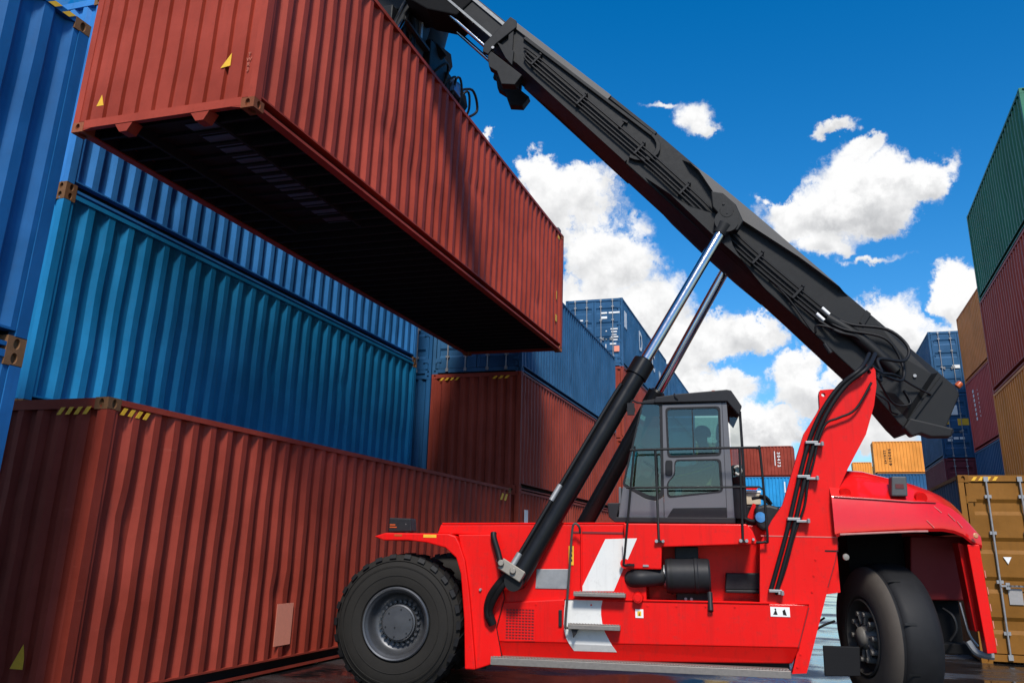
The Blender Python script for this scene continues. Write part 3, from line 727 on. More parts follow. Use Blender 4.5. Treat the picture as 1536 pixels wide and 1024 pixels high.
# plates, grille, handles, stickers
pt = MB(); slab(pt, [(1.546,1.349),(1.922,1.359),(1.909,1.153),(1.535,1.149)], .110, .121); P('data_plate', pt, plain('dull_aluminium', (.30,.30,.30), .45, .5, .3, scale=12), bevel=.004)
P('rivet', MB().cyl((1.565,.105,1.33),(1.565,.111,1.33),.008,n=8).cyl((1.90,.105,1.335),(1.90,.111,1.335),.008,n=8).cyl((1.56,.105,1.17),(1.56,.111,1.17),.008,n=8).cyl((1.89,.105,1.175),(1.89,.111,1.175),.008,n=8), STEEL)
slots = []
for i in range(9):
    for j in range(11):
        u, z = 1.226 + i*.035, .632 + j*.0285; slots.append([(u,z),(u+.025,z),(u+.025,z+.018),(u,z+.018)])
g = holed_slab('grille', [(1.214,.944),(1.545,.955),(1.543,.622),(1.216,.609)], slots, .066, .073, MRED)
P('grille_backing', MB().box((1.216,.0735,.615),(1.543,.078,.944)), GRILLE)
hd = MB(); slab(hd, [(1.800,.943),(1.836,.944),(1.837,.778),(1.801,.777)], .052, .074); P('door_handle', hd, MDARK, bevel=.006)
P('warning_label', MB().box((2.618,.069,.892),(2.702,.0745,.977)), WHITE); P('pictogram', MB().box((2.64,.0675,.91),(2.68,.069,.958)), YELLOW); P('pictogram', MB().prism([(2.652,.915),(2.668,.915),(2.66,.95)], lambda u,z:(u,.066,z), lambda u,z:(u,.0674,z)), BLACK)
P('warning_label', MB().box((4.005,.069,.952),(4.198,.0745,1.045)), WHITE)
P('pictogram', MB().prism([(4.03,.97),(4.075,.97),(4.06,1.02),(4.045,1.0)], lambda u,z:(u,.067,z), lambda u,z:(u,.069,z)).cyl((4.055,.067,1.022),(4.055,.069,1.022),.009,n=8).prism([(4.13,.97),(4.165,.965),(4.15,1.025),(4.125,1.01)], lambda u,z:(u,.067,z), lambda u,z:(u,.069,z)), BLACK)
P('warning_label', MB().box((1.90,.112,1.40),(1.955,.118,1.60)), YELLOW)
for zz in (1.45, 1.50, 1.55): P('pictogram', MB().box((1.915,.1095,zz-.012),(1.94,.1118,zz+.012)), BLACK)
kn = MB().cyl((2.65,.075,1.091),(2.65,-.01,1.091),.058,.05,24).cyl((2.65,-.01,1.091),(2.65,-.02,1.091),.036,.034,20); P('fuel_cap', kn, MRED, smooth=35)
for (u, z) in ((.935,1.12),(1.118,1.43)): P('bolt', MB().cyl((u,.055,z),(u,.03,z),.018,.012,10), STEEL)
P('clip', MB().box((2.71,.028,1.405),(2.77,.041,1.425)), STEEL); P('deck_rim', MB().tube([(.45,.125,1.808),(2.52,.125,1.846)], .012, 6, 1), MRED)
P('deck_rim', MB().tube([(4.0,.11,1.07),(4.395,.07,1.083)], .010, 6, 1).tube([(1.86,.07,1.056),(4.0,.07,1.078)], .010, 6, 1), MRED)
# steps
def tread(u0, u1, z, v0, v1, t=.045):
    mb = MB().box((u0, v0, z-t), (u1, v1, z))
    n = int((u1-u0)/.032)
    for i in range(n):
        for k, vv in enumerate((v0 + .012, v0 + .05)):
            u = u0 + (i + .5*(k % 2) + .3)*(u1-u0)/(n+.5)
            mb.cyl((u, vv, z), (u, vv, z+.013), .012, .008, 6)
    return mb
P('step', tread(1.972,2.522,1.128,-.06,.115,.035), TREAD, bevel=.004); P('step', tread(1.916,2.462,.812,-.06,.075,.045), TREAD, bevel=.004)
lst = tread(1.102,4.15,.462,-.10,.16,.07); 
P('running_board', lst, TREAD, bevel=.004)
P('step_bracket', MB().prism([(1.95,.76),(2.02,.76),(1.97,.68)], lambda u,z:(u,-.03,z), lambda u,z:(u,.07,z)), MDARK)
# ladder hand bar
P('grab_rail', MB().tube([(2.036,.02,1.735),(2.03,-.02,1.80),(1.985,-.03,1.832),(1.955,-.03,1.76),(1.930,-.03,1.40),(1.905,-.03,1.08),(1.885,-.03,.80),(1.90,-.02,.775),(1.96,.0,.775)], .013, 8, 4), plain('dull_dark_steel', (.06,.055,.05), .5, .3, .3))
P('grab_rail', MB().tube([(2.04,.09,1.80),(2.045,.09,1.10)], .010, 8, 1), MRED)

# ---- recess equipment: air filter, intake, black box
ft = MB().lathe((2.945,.21,1.315),(1,0.0,.03),[(0,.02),(0,.165),(.02,.178),(.30,.178),(.31,.186),(.335,.186),(.345,.178),(.45,.174),(.47,.16),(.472,.02)], 36)
fo = P('air_filter', ft, MDARK, smooth=30)
link('clamp_band', MB().lathe((2.945,.21,1.315),(1,0,.03),[(.05,.179),(.05,.185),(.075,.185),(.075,.179)],36).mesh('clamp_band', 30), MBLK, fo)
link('clamp_band', MB().lathe((2.945,.21,1.315),(1,0,.03),[(-.02,.10),(-.02,.112),(-.002,.112),(-.002,.10)],30).mesh('clamp_band', 30), STEEL, fo)
P('intake_pipe', MB().tube([(2.95,.20,1.315),(2.80,.14,1.295),(2.68,.10,1.285),(2.61,.12,1.28),(2.575,.20,1.28),(2.57,.32,1.28)], .092, 20, 6), MDARK, smooth=40)
P('filter_bracket', MB().box((3.05,.20,1.47),(3.30,.55,1.62)), MBLK, bevel=.01)
P('filter_bracket', MB().box((3.05,.26,1.03),(3.40,.50,1.16)), MBLK, bevel=.01)
P('bolt', MB().cyl((3.15,.26,1.085),(3.15,.24,1.085),.016,n=8).cyl((3.21,.26,1.085),(3.21,.24,1.085),.016,n=8), STEEL)
P('drain_spout', MB().cyl((3.40,.12,1.16),(3.40,.03,.985),.028,n=14), MDARK, smooth=40)
bb = MB(); slab(bb, [(3.595,1.354),(3.984,1.364),(3.971,1.190),(3.577,1.184)], .42, .56); slab(bb, [(3.58,1.184),(3.972,1.190),(3.965,1.155),(3.575,1.152)], .40, .56)
P('battery_box', bb, MDARK, bevel=.01)

# ---- red mast plates carrying the boom pivot
mast = [(5.179,3.586),(5.270,3.560),(5.294,3.517),(5.288,3.346),(5.241,3.127),(5.128,2.817),(4.910,2.456),(4.787,2.225),(4.745,2.053),(4.735,1.635),(4.326,.425),(4.183,.413),(4.397,1.085),(3.908,1.075),(3.946,1.665),(4.085,1.906),(4.207,2.066),(4.336,2.424),(4.406,2.616),(4.485,2.824),(4.64,3.05),(4.672,3.108),(4.676,3.25),(4.69,3.30),(4.770,3.307),(4.876,3.313)]
hole = [(4.722 + .022*math.cos(t), 3.25 + .022*math.sin(t)) for t in [2*math.pi*i/16 for i in range(16)]]
holed_slab('mast_plate', mast, [hole], .115, .20, MRED, bevel=.010)
slabf = MB(); slab(slabf, [(5.179,3.586),(5.294,3.517),(5.288,3.346),(5.241,3.127),(5.128,2.817),(4.91,2.456),(4.75,2.0),(4.735,1.7),(4.55,1.7),(4.80,2.4),(5.02,3.0)], 1.80, 1.90); P('mast_plate', slabf, MRED)
ml = MB(); slab(ml, [(4.50,1.70),(4.65,2.20),(4.76,2.40),(4.80,2.2),(4.72,1.70)], .20, 1.85); P('mast_crossbeam', ml, MRED)
rb = MB(); slab(rb, [(3.95,1.66),(4.735,1.66),(4.735,1.20),(4.10,1.10)], .20, mir(.20)); P('body', rb, MRED)
P('panel_gap', MB().box((3.96,.111,1.740),(4.742,.1148,1.752)), plain('highlight_pink', (.55,.12,.10), .5));  # pale strip painted as the highlight along the panel line
P('panel_gap', MB().tube([(4.742,.113,1.70),(4.70,.113,1.52),(4.60,.113,1.25)], .004, 5, 1), GRILLE)
P('panel_gap', MB().box((4.60,.111,1.600),(4.735,.1148,1.615)), MBLK)
P('panel_gap', MB().tube([(4.39,.073,1.05),(4.337,.073,.892),(4.255,.073,.66)], .005, 5, 1), GRILLE)
pv = MB().cyl((5.20,.2,3.36),(5.20,1.05,3.36),.10,n=24).cyl((5.20,1.75,3.36),(5.20,1.95,3.36),.10,n=24); P('pivot_pin', pv, MBLK, smooth=35)
# hoses up the mast
hz_ = [(5.30,.35,3.75),(5.124,.03,3.517),(4.900,.04,3.343),(4.697,.05,3.082),(4.533,.06,2.766),(4.391,.06,2.344),(4.238,.06,1.837),(4.10,.07,1.43),(4.02,.08,1.20)]
for off in (0, .062): P('hydraulic_hose', MB().tube([(u + off, v, z) for u, v, z in hz_], .024, 10, 5), HOSE, smooth=60)
P('hydraulic_hose', MB().tube([(5.227,.06,3.369),(5.035,.05,3.08),(4.85,.05,2.985),(4.712,.05,2.923),(4.612,.05,2.724),(4.555,.05,2.526),(4.476,.05,2.303),(4.424,.05,2.063),(4.301,.06,1.771),(4.189,.07,1.438),(4.071,.08,1.162)], .013, 8, 5), HOSE, smooth=60)
for (u, z, w) in ((4.51,2.72,.16),(4.40,2.36,.19),(4.265,1.92,.20),(4.03,1.20,.12)):
    P('hose_clamp', MB().box((u-.03,.02,z-.014),(u+.10,.11,z+.014)).box((u+.06,.02,z-.034),(u+w,.11,z-.010)).cyl((u+w-.02,.01,z-.04),(u+w-.02,.01,z+.005),.017,n=8), STEEL, bevel=.004)

# ---- rear hood with the wheel arch
def hood():
    stn = [(4.70,.02,0.0),(4.76,.02,1),(5.10,.02,1),(5.50,.02,1),(5.62,.045,1),(5.78,.10,1),(5.90,.15,1),(6.00,.20,1),(6.09,.25,1),(6.16,.30,1),(6.21,.33,1)]
    import bisect
    def ip(tab, x):
        for (a, b), (c, d) in zip(tab, tab[1:]):
            if x <= c: return b + (d-b)*max(0, (x-a))/(c-a)
        return tab[-1][1]
    topz = [(4.70,2.47),(4.96,2.478),(5.03,2.468),(5.39,2.38),(5.67,2.30),(5.87,2.225),(6.00,2.15),(6.11,2.05),(6.18,1.95),(6.23,1.84)]
    seamz = [(4.70,2.16),(5.50,2.118),(5.745,2.12),(5.90,2.06),(6.0,1.99),(6.1,1.90),(6.16,1.84),(6.23,1.76)]
    botz = [(4.70,1.745),(4.78,1.765),(5.46,1.815),(5.80,1.825),(5.95,1.80),(6.04,1.755),(6.10,1.70),(6.23,1.66)]
    rings = []
    for u, vs, _ in stn:
        zb, zs, zt = ip(botz, u), ip(seamz, u), ip(topz, u)
        lean = .06 if u < 4.72 else 0
        pr = [(u + .02*(u < 4.72), vs + .02, zb), (u - lean*0, vs, zb + .03), (u, vs, zs - .02), (u, vs + .012, zs + .004), (u, vs + .030, zs + .012), (u, vs + .16, zs + (zt-zs)*.55), (u, vs + .30, zs + (zt-zs)*.93), (u, vs + .40, zt), (u, VC - .25, zt + .015)]
        rings.append(pr + [(u, mir(v), z) for u, v, z in pr[::-1]])
    mb = MB().loft(rings, closed=False)
    n = len(rings[0]); mb.f.append(tuple(range(len(mb.v)-n, len(mb.v)))); mb.f.append(tuple(range(n))[::-1])
    return mb
HOOD = paint('hood_red_paint', (0.66, 0.006, 0.006), 0.30, 0.05, 0.4, coat=0.8, fade=0.06, bump=0.04, streak=0.15)
hd_ = P('rear_hood', hood(), HOOD, smooth=28)
for u in (4.85, 5.60):   # round dimples beside the lamp
    z = 2.20 - (u-4.85)*.05
    P('hood_recess', MB().cyl((u, .085, z), (u, .10, z+.0), .062, n=24).cyl((u,.05,z-.01),(u,.085,z+.0),.055,.062,24), GRILLE if False else MRED, smooth=30)
P('hood_seam', MB().tube([(4.72,.012,2.150),(5.1,.012,2.130),(5.5,.012,2.106),(5.62,.038,2.108),(5.74,.08,2.105)], .006, 5, 1), GRILLE)
P('hood_edge', MB().tube([(4.75,.018,1.772),(5.46,.018,1.815),(5.62,.043,1.820)], .010, 6, 1), plain('worn_edge', (.42,.20,.18), .5, noise=.4))
for (u0,v0,z0,u1,v1,z1) in ((5.72,.078,2.07,5.79,.098,2.01),(5.62,.038,1.93,5.69,.060,1.86),(5.86,.126,2.0,5.93,.158,1.93),(5.95,.168,1.93,6.0,.19,1.87)):
    P('scratch', MB().tube([(u0,v0,z0),(u1,v1,z1)], .0035, 4, 1), plain('pink_scratch', (.75,.25,.22), .5))
lp = MB(); slab(lp, [(5.317,2.365),(5.465,2.365),(5.457,2.165),(5.297,2.165)], .005, .16); lo = P('rear_lamp', lp, plain('lamp_housing', (.06,.06,.062), .6), bevel=.012)
link('lamp_lens', MB().box((5.343,.000,2.242),(5.425,.006,2.288)).mesh('lamp_lens'), plain('red_lens', (.10,.01,.01), .25), lo)
arch = MB(); slab(arch, [(4.72,1.78),(5.46,1.83),(5.46,1.88),(4.72,1.84)], .06, 1.3); slab(arch, [(5.461,1.83),(5.90,1.825),(6.0,1.80),(6.0,1.86),(5.461,1.88)], .40, 1.3); PITCH = plain('shade_black', (.0035,.0035,.004), .85)  # near-black colour stands for deep shade in arch, rear frame and lifting head
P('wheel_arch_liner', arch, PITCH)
P('wheel_arch_liner', MB().box((5.0,1.05,.95),(5.60,1.85,1.83)), PITCH)  # added back wall that makes the shaded arch cavity read black
cw = MB(); slab(cw, [(5.64,1.785),(6.16,1.79),(6.13,1.13),(5.57,1.12)], .85, mir(.85)); P('counterweight', cw, paint('dark_red_paint', (.17,.008,.010), .5, 0, .3), bevel=.015)
P('rear_frame', MB().box((5.3,1.0,.62),(6.10,1.8,1.12)).box((5.55,.75,.60),(6.15,2.05,.70)), PITCH, bevel=.01)
lg = MB(); slab(lg, [(6.05,1.705),(6.17,1.700),(6.20,.670),(6.105,.660)], .28, .42); slab(lg, [(6.00,1.72),(6.06,1.71),(6.11,.86),(6.06,.85)], .42, .62); P('rear_post', lg, MRED, bevel=.008)
lg2 = MB(); slab(lg2, [(6.05,1.705),(6.17,1.700),(6.20,.670),(6.105,.660)], mir(.42), mir(.28)); P('rear_post', lg2, MRED)
for i in range(5): P('scratch', MB().tube([(6.185+.004*i,.279,1.45-.16*i),(6.188+.004*i,.279,1.38-.16*i)], .004, 4, 1), plain('pink_scratch', (.75,.25,.22), .5))
P('side_lamp', MB().lathe((4.79,.05,1.55),(0,-1,0),[(0,.025),(.02,.035),(.04,.03),(.045,.01)],16), plain('lamp_glass_pale', (.22,.20,.17), .3), smooth=40)
P('side_lamp', MB().lathe((6.12,.22,1.79),(.3,-1,0),[(0,.02),(.012,.03),(.02,.02)],10), plain('lamp_glass_amber', (.5,.22,.10), .3), smooth=40)
P('hydraulic_hose', MB().tube([(5.85,.7,1.05),(5.92,.62,.98),(5.93,.6,.85),(5.86,.62,.74)], .014, 6), HOSE)
P('hydraulic_hose', MB().tube([(6.0,.6,1.12),(6.02,.58,.95),(6.05,.58,.80),(6.12,.6,.70)], .012, 6), STEEL)
P('tow_hook', MB().tube([(6.02,.55,.74),(6.06,.5,.66),(6.12,.48,.63),(6.22,.46,.62)], .035, 8), plain('tow_hook_grey', (.18,.19,.20), .5))
fl = MB(); slab(fl, [(4.536,.671),(4.90,.672),(4.88,.396),(4.531,.381)], .32, .36); P('mud_flap', fl, plain('mud_flap_rubber', (.006,.006,.007), .7), bevel=.008)
P('hydraulic_hose', MB().tube([(4.35,.35,.80),(4.45,.4,.80),(4.58,.45,.86),(4.70,.5,.90)], .014, 6), HOSE); P('hydraulic_hose', MB().tube([(4.35,.40,.84),(4.47,.45,.86),(4.60,.5,.93)], .012, 6), HOSE)
P('rear_axle', MB().box((5.2,1.0,.62),(5.5,1.8,.90)), MDARK, bevel=.02)

# ---- wheels
def front_wheel(v, face):
    """v = outer face; face = -1 looks towards -v"""
    d = -face; R = .745
    w = empty('front_wheel', (0, v, R)); w.parent = ROOT
    ty = MB().lathe((0,0,0),(0,d,0),[(.06,.375),(.01,.40),(0,.46),(.004,.56),(.03,.645),(.075,.69),(.09,.718),(.51,.718),(.53,.69),(.57,.645),(.60,.56),(.60,.46),(.58,.40),(.54,.375)], 72, closed=True)
    to = link('tyre', ty.mesh('tyre', 40), RUBBER, w)
    rg = MB()
    for rr in (.655, .60, .50): rg.lathe((0,0,0),(0,d,0),[(-.0035 if rr < .62 else .028,rr-.004),(-.006 if rr < .62 else .022,rr),(-.0035 if rr < .62 else .034,rr+.004)],64)
    link('sidewall_ring', rg.mesh('sidewall_ring', 60), RUBBER, to)
    lug = MB(); n = 26
    for i in range(n):
        for side in (0, 1):
            t = 2*math.pi*(i + .5*side)/n
            def pt(r, a, y): return (r*math.cos(t+a), d*y, r*math.sin(t+a))
            y0, y1 = (.045, .31) if side == 0 else (.29, .555)
            sk = .10 if side == 0 else -.10
            a0, a1 = .058, .058
            lo_, hi_ = .70, .739
            s0, s1 = (0, sk) if side == 0 else (-sk, 0)
            e0 = .685 if side == 0 else lo_; e1 = .685 if side else lo_
            v8 = [pt(e0,s0-a0,y0-.012*(side == 0)),pt(e0,s0+a0,y0-.012*(side == 0)),pt(e1,s1+a1,y1),pt(e1,s1-a1,y1),pt(hi_-.012,s0-a0*.85,y0+.012),pt(hi_-.012,s0+a0*.85,y0+.012),pt(hi_,s1+a1*.85,y1-.012),pt(hi_,s1-a1*.85,y1-.012)]
            lug.add(v8, [(0,3,2,1),(4,5,6,7),(0,1,5,4),(1,2,6,5),(2,3,7,6),(3,0,4,7)])
    link('tread_lugs', lug.mesh('tread_lugs'), RUBBERD, to)
    rm = MB().lathe((0,0,0),(0,d,0),[(.045,.384),(.005,.380),(-.006,.368),(.0,.352),(.018,.345),(.03,.330),(.05,.320),(.10,.312),(.16,.300),(.19,.27),(.20,.2),(.20,.02)], 64)
    ro = link('rim', rm.mesh('rim', 40), RIMM, w)
    hb = MB().lathe((0,0,0),(0,d,0),[(.20,.205),(.175,.205),(.165,.195),(.12,.192),(.115,.178),(.10,.172),(.095,.02)], 48)
    link('hub', hb.mesh('hub', 35), RIMM, ro)
    nb = MB()
    for i in range(24):
        t = 2*math.pi*i/24; nb.cyl((.222*math.cos(t), d*.205, .222*math.sin(t)), (.222*math.cos(t), d*.155, .222*math.sin(t)), .019, .015, 8)
    link('wheel_nut', nb.mesh('wheel_nut', 40), RIMM, ro)
    bo = MB()
    for i in range(6):
        t = 2*math.pi*i/6+.3; bo.cyl((.145*math.cos(t), d*.10, .145*math.sin(t)), (.145*math.cos(t), d*.090, .145*math.sin(t)), .008, n=6)
    bo.cyl((-.03, d*.10, -.045), (-.03, d*.088, -.045), .009, n=6); link('hub_bolt', bo.mesh('hub_bolt'), MDARK, ro)
    return w
front_wheel(0.0, -1); front_wheel(mir(0), 1)
P('front_axle', MB().cyl((0,.2,.745),(0,mir(.2),.745),.19,n=24).box((-.25,.75,.45),(.35,2.05,1.1)), MDARK, smooth=35)
def rear_wheel(u, v, ang, face):
    d = -face
    w = empty('rear_wheel', (u, v, .745)); w.parent = ROOT; w.rotation_euler = (0, 0, ang)
    ty = MB().lathe((0,0,0),(0,d,0),[(.05,.375),(.005,.41),(0,.47),(.01,.58),(.03,.65),(.07,.695),(.10,.712),(.12,.705),(.13,.72),(.18,.745),(.40,.750),(.47,.735),(.51,.70),(.545,.64),(.56,.56),(.56,.46),(.54,.40),(.50,.375)], 84, closed=True)
    to = link('tyre', ty.mesh('tyre', 45), RUBBERD, w)
    sw = MB().lathe((0,0,0),(0,d,0),[(.046,.378),(.001,.41),(-.004,.47),(.006,.58),(.026,.652),(.066,.699),(.090,.708)], 84); link('sidewall', sw.mesh('sidewall', 45), plain('dusty_sidewall', (.062,.051,.041), .85, noise=.3, scale=7), to)
    for i in range(10):
        gr = MB()
        t = 2*math.pi*i/10 + .25; c, s_ = math.cos(t), math.sin(t)
        gr.add([(c*.752-s_*.012, d*.12, s_*.752+c*.012),(c*.752+s_*.012, d*.12, s_*.752-c*.012),(c*.7525+s_*.012, d*.24, s_*.7525-c*.012),(c*.7525-s_*.012, d*.24, s_*.7525+c*.012)], [(0,1,2,3)])
        link('tread_slot', gr.mesh('tread_slot'), BLACK, to)
    rm = MB().lathe((0,0,0),(0,d,0),[(.04,.385),(.0,.38),(-.004,.366),(.02,.35),(.05,.335),(.08,.32),(.10,.20),(.10,.02)], 56); ro = link('rim', rm.mesh('rim', 40), plain('dark_rim', (.05,.046,.042), .6, .2, .3), w)
    hb = MB().lathe((0,0,0),(0,d,0),[(.10,.16),(.04,.14),(.0,.10),(-.02,.098),(-.035,.085),(-.05,.055),(-.055,.01)], 32); link('hub', hb.mesh('hub', 35), plain('hub_casting', (.15,.14,.125), .6, .2, .3), ro)
    nb = MB()
    for i in range(10):
        t = 2*math.pi*i/10; c, s_ = math.cos(t), math.sin(t)
        nb.cyl((.235*c, d*.10, .235*s_), (.235*c, -d*.01, .235*s_), .034, .024, 8); nb.cyl((.13*c, d*.03, .13*s_), (.235*c, d*.03, .235*s_), .024, .030, 6)
    link('wheel_nut', nb.mesh('wheel_nut', 40), plain('hub_casting', (.075,.07,.06), .6), ro)
    return w
RA = rad(-76)
rear_wheel(4.99, .633, RA, -1); rear_wheel(5.78, mir(.45), RA, 1)

# ------------------------------------------------------------------ boom
def bpnt(s, d, v): return (.547 + .714*s - .700*d, v, 9.455 - .700*s - .714*d)
def bslab(mb, poly, v0, v1): return mb.prism(poly, lambda s, d: bpnt(s, d, v0), lambda s, d: bpnt(s, d, v1))
V0, V1 = 1.06, mir(1.06)
boom = empty('boom', (0, 0, 0)); boom.parent = ROOT
def Bm(name, mb, mat=None, smooth=None, bevel=0.0, parent=None): return obj(name, mb, mat or MBLK, parent or boom, smooth, bevel)
b1 = MB(); bslab(b1, [(.60,.03),(2.0,.0),(3.4,.0),(6.4,.10),(8.33,.165),(8.43,.21),(8.56,.62),(8.35,.83),(8.29,.96),(8.15,.95),(7.4,.81),(6.4,.755),(5.0,.695),(3.4,.62),(1.76,.53),(.60,.50)], V0, V1)
Bm('outer_boom', b1, bevel=.012)
b2 = MB(); bslab(b2, [(-3.6,.06),(.9,.09),(.9,.43),(-3.6,.40)], V0+.07, V1-.07); Bm('inner_boom', b2, bevel=.01)
ex = MB(); bslab(ex, [(-.6,.10),(.6,.12),(.6,.17),(-.6,.15)], V0+.045, V0+.072); bslab(ex, [(-.9,.37),(.6,.40),(.6,.435),(-.9,.405)], V0+.03, V0+.075); Bm('boom_slide_rail', ex, plain('bright_slide_steel', (.20,.20,.19), .4, .6, .3))
Bm('extension_rod', MB().cyl(bpnt(-1.6,.50,V0+.12), bpnt(.85,.585,V0+.12), .030, n=16).cyl(bpnt(-1.6,.50,V1-.12), bpnt(.85,.585,V1-.12), .030, n=16), CHROME, smooth=40)
# flanges and stiffeners on both faces of the outer boom
for (va, vb) in ((V0, V0-.035), (V1, V1+.035)):
    r = MB(); bslab(r, [(.62,.028),(2.55,.0),(2.55,.085),(.62,.115)], va, vb*1.0); Bm('top_flange', r, plain('lit_black', (.060,.056,.052), .5, 0, .3, scale=6), bevel=.006)  # lighter copy of the boom black: light on the flange set in the colour
    r = MB(); bslab(r, [(2.56,.002),(3.42,.004),(3.42,.05),(2.56,.05)], va, va+(vb-va)*.7); Bm('top_flange', r, bevel=.005)
    # U-shaped rim closing the face panel
    arc = [(3.40,.06),(3.50,.075),(3.585,.115),(3.64,.175),(3.665,.245),(3.66,.32),(3.63,.40),(3.57,.465),(3.49,.515),(3.40,.545)]
    inr = [(3.38,.495),(3.45,.475),(3.52,.435),(3.57,.385),(3.60,.315),(3.60,.25),(3.58,.195),(3.54,.15),(3.48,.12),(3.40,.105)]
    r = MB(); bslab(r, arc + inr, va, va+(vb-va)*1.6); Bm('panel_rim', r, bevel=.006)
    r = MB(); bslab(r, [(.9,.115),(3.40,.06),(3.40,.105),(.9,.16)], va, va+(vb-va)*1.3); Bm('panel_rim', r, bevel=.006)
    r = MB(); bslab(r, [(1.1,.475),(3.40,.585),(3.40,.62),(1.1,.51)], va, va+(vb-va)*1.2); Bm('bottom_flange', r)
    # swelling ribs towards the lift pin
    sg = -1 if va == V0 else 1
    def bulge(outer, inner, dv):
        mb = MB(); n = len(outer)
        mb.v += [bpnt(s, d, va) for s, d in outer] + [bpnt(s, d, va + sg*dv) for s, d in inner]
        mb.f += [(i, (i+1) % n, n+(i+1) % n, n+i) for i in range(n)] + [tuple(range(n, 2*n))]
        return mb
    lowr = bulge([(3.75,.60),(4.35,.56),(4.75,.46),(4.95,.30),(5.12,.46),(5.45,.64),(6.0,.74),(5.0,.69)], [(4.25,.62),(4.55,.585),(4.80,.47),(4.95,.34),(5.07,.47),(5.30,.62),(5.50,.69),(5.0,.675)], .20)
    Bm('lift_bracket', lowr)
    uppr = bulge([(3.95,.085),(4.20,.075),(4.60,.19),(4.85,.28),(5.2,.25),(6.0,.16),(6.75,.13),(6.3,.11),(5.2,.065),(4.4,.05)], [(4.10,.078),(4.25,.085),(4.62,.20),(4.85,.275),(5.2,.24),(6.0,.155),(6.6,.13),(6.3,.115),(5.2,.075),(4.4,.06)], .10)
    Bm('stiffener', uppr, plain('lit_black', (.06,.056,.052), .5))  # lit look of the stiffener painted in with the lighter black
    cap = MB(); bslab(cap, [(4.62,.27),(4.75,.19),(4.98,.20),(5.20,.31),(5.23,.45),(5.14,.53),(4.90,.44),(4.78,.42)], va + sg*.16, va + sg*.29); Bm('pin_bracket', cap, bevel=.012)
    Bm('pin_cover', MB().cyl(bpnt(4.96,.355,va+sg*.29), bpnt(4.96,.355,va+sg*.315), .088, .082, 28), smooth=35)
    Bm('bolt', MB().cyl(bpnt(4.86,.30,va+sg*.29), bpnt(4.86,.30,va+sg*.305), .016, n=8).cyl(bpnt(4.98,.37,va+sg*.315), bpnt(4.98,.37,va+sg*.322), .012, n=8), MDARK)
    # tail stiffeners
    r = MB(); bslab(r, [(7.02,.125),(7.09,.125),(7.12,.30),(7.06,.30)], va, va+sg*.03); Bm('tail_rib', r); r = MB(); bslab(r, [(8.15,.20),(8.19,.20),(8.25,.86),(8.20,.86)], va, va+sg*.045); Bm('tail_rib', r) 
    Bm('tail_rib', bulge([(7.15,.14),(8.1,.17),(8.2,.85),(7.75,.80)], [(7.75,.30),(8.05,.25),(8.12,.75),(7.9,.72)], .05))
    Bm('tail_tube', MB().tube([bpnt(6.75,.52,va+sg*.03), bpnt(7.2,.47,va+sg*.06), bpnt(7.75,.50,va+sg*.06)], .075, 14), smooth=50)
    nb = MB(); bslab(nb, [(.50,.03),(.62,.02),(.70,.10),(.66,.50),(.70,.69),(.60,.71),(.52,.60)], va+sg*.0, va+sg*.07); bslab(nb, [(.62,.62),(1.33,.60),(1.36,.78),(1.20,.90),(1.12,.86),(1.0,.80),(.85,.82),(.74,.74)], va-sg*.10, va+sg*.05); Bm('nose_collar', nb, bevel=.008)
    nb = MB(); bslab(nb, [(.66,.12),(.92,.40),(.86,.44),(.66,.22)], va, va+sg*.05); bslab(nb, [(.66,.46),(.95,.40),(1.10,.58),(.95,.56)], va, va+sg*.06); Bm('nose_gusset', nb)
    Bm('bolt', MB().cyl(bpnt(.68,.57,va+sg*.07), bpnt(.68,.57,va+sg*.085), .022, n=10).cyl(bpnt(7.93,.40,va+sg*.055), bpnt(7.93,.40,va+sg*.075), .02, n=10), STEEL)
# steel pipes on the near face
for k, off in enumerate((-.10, -.055, .0, .05)):
    pts = [bpnt(1.02 + .05*k,.30+off*.4,V0-.03), bpnt(1.25,.345+off,V0-.055), bpnt(2.4,.375+off,V0-.055), bpnt(3.55,.405+off,V0-.06), bpnt(3.85,.415+off,V0-.055), bpnt(4.55,.46+off,V0-.06), bpnt(4.85,.50+off,V0-.06), bpnt(5.48,.545+off,V0-.055), bpnt(6.13,.56+off,V0-.05), bpnt(6.76,.565+off,V0-.05)]
    Bm('hydraulic_pipe', MB().tube(pts, .0145, 8, 4), HOSE, smooth=60)
for s, d in ((1.32,.33),(2.28,.36),(3.42,.39),(4.28,.43),(5.62,.53),(6.28,.545)):
    mb = MB(); bslab(mb, [(s-.018,d-.13),(s+.018,d-.13),(s+.018,d+.075),(s-.018,d+.075)], V0, V0-.078); bslab(mb, [(s-.03,d-.15),(s+.012,d-.15),(s+.012,d-.125),(s-.03,d-.125)], V0, V0-.09); Bm('pipe_clamp', mb, HOSE, bevel=.005)
mb = MB(); bslab(mb, [(2.95,.18),(2.97,.16),(2.99,.30),(2.96,.30)], V0, V0-.03); bslab(mb, [(2.93,.165),(3.01,.15),(3.02,.175),(2.94,.19)], V0, V0-.04); Bm('step_hook', mb, HOSE)
for o in (-.05, .05): Bm('pipe_coupling', MB().cyl(bpnt(6.62,.52+o,V0-.055), bpnt(6.74,.525+o,V0-.055), .021, n=12), WHITE, smooth=40)
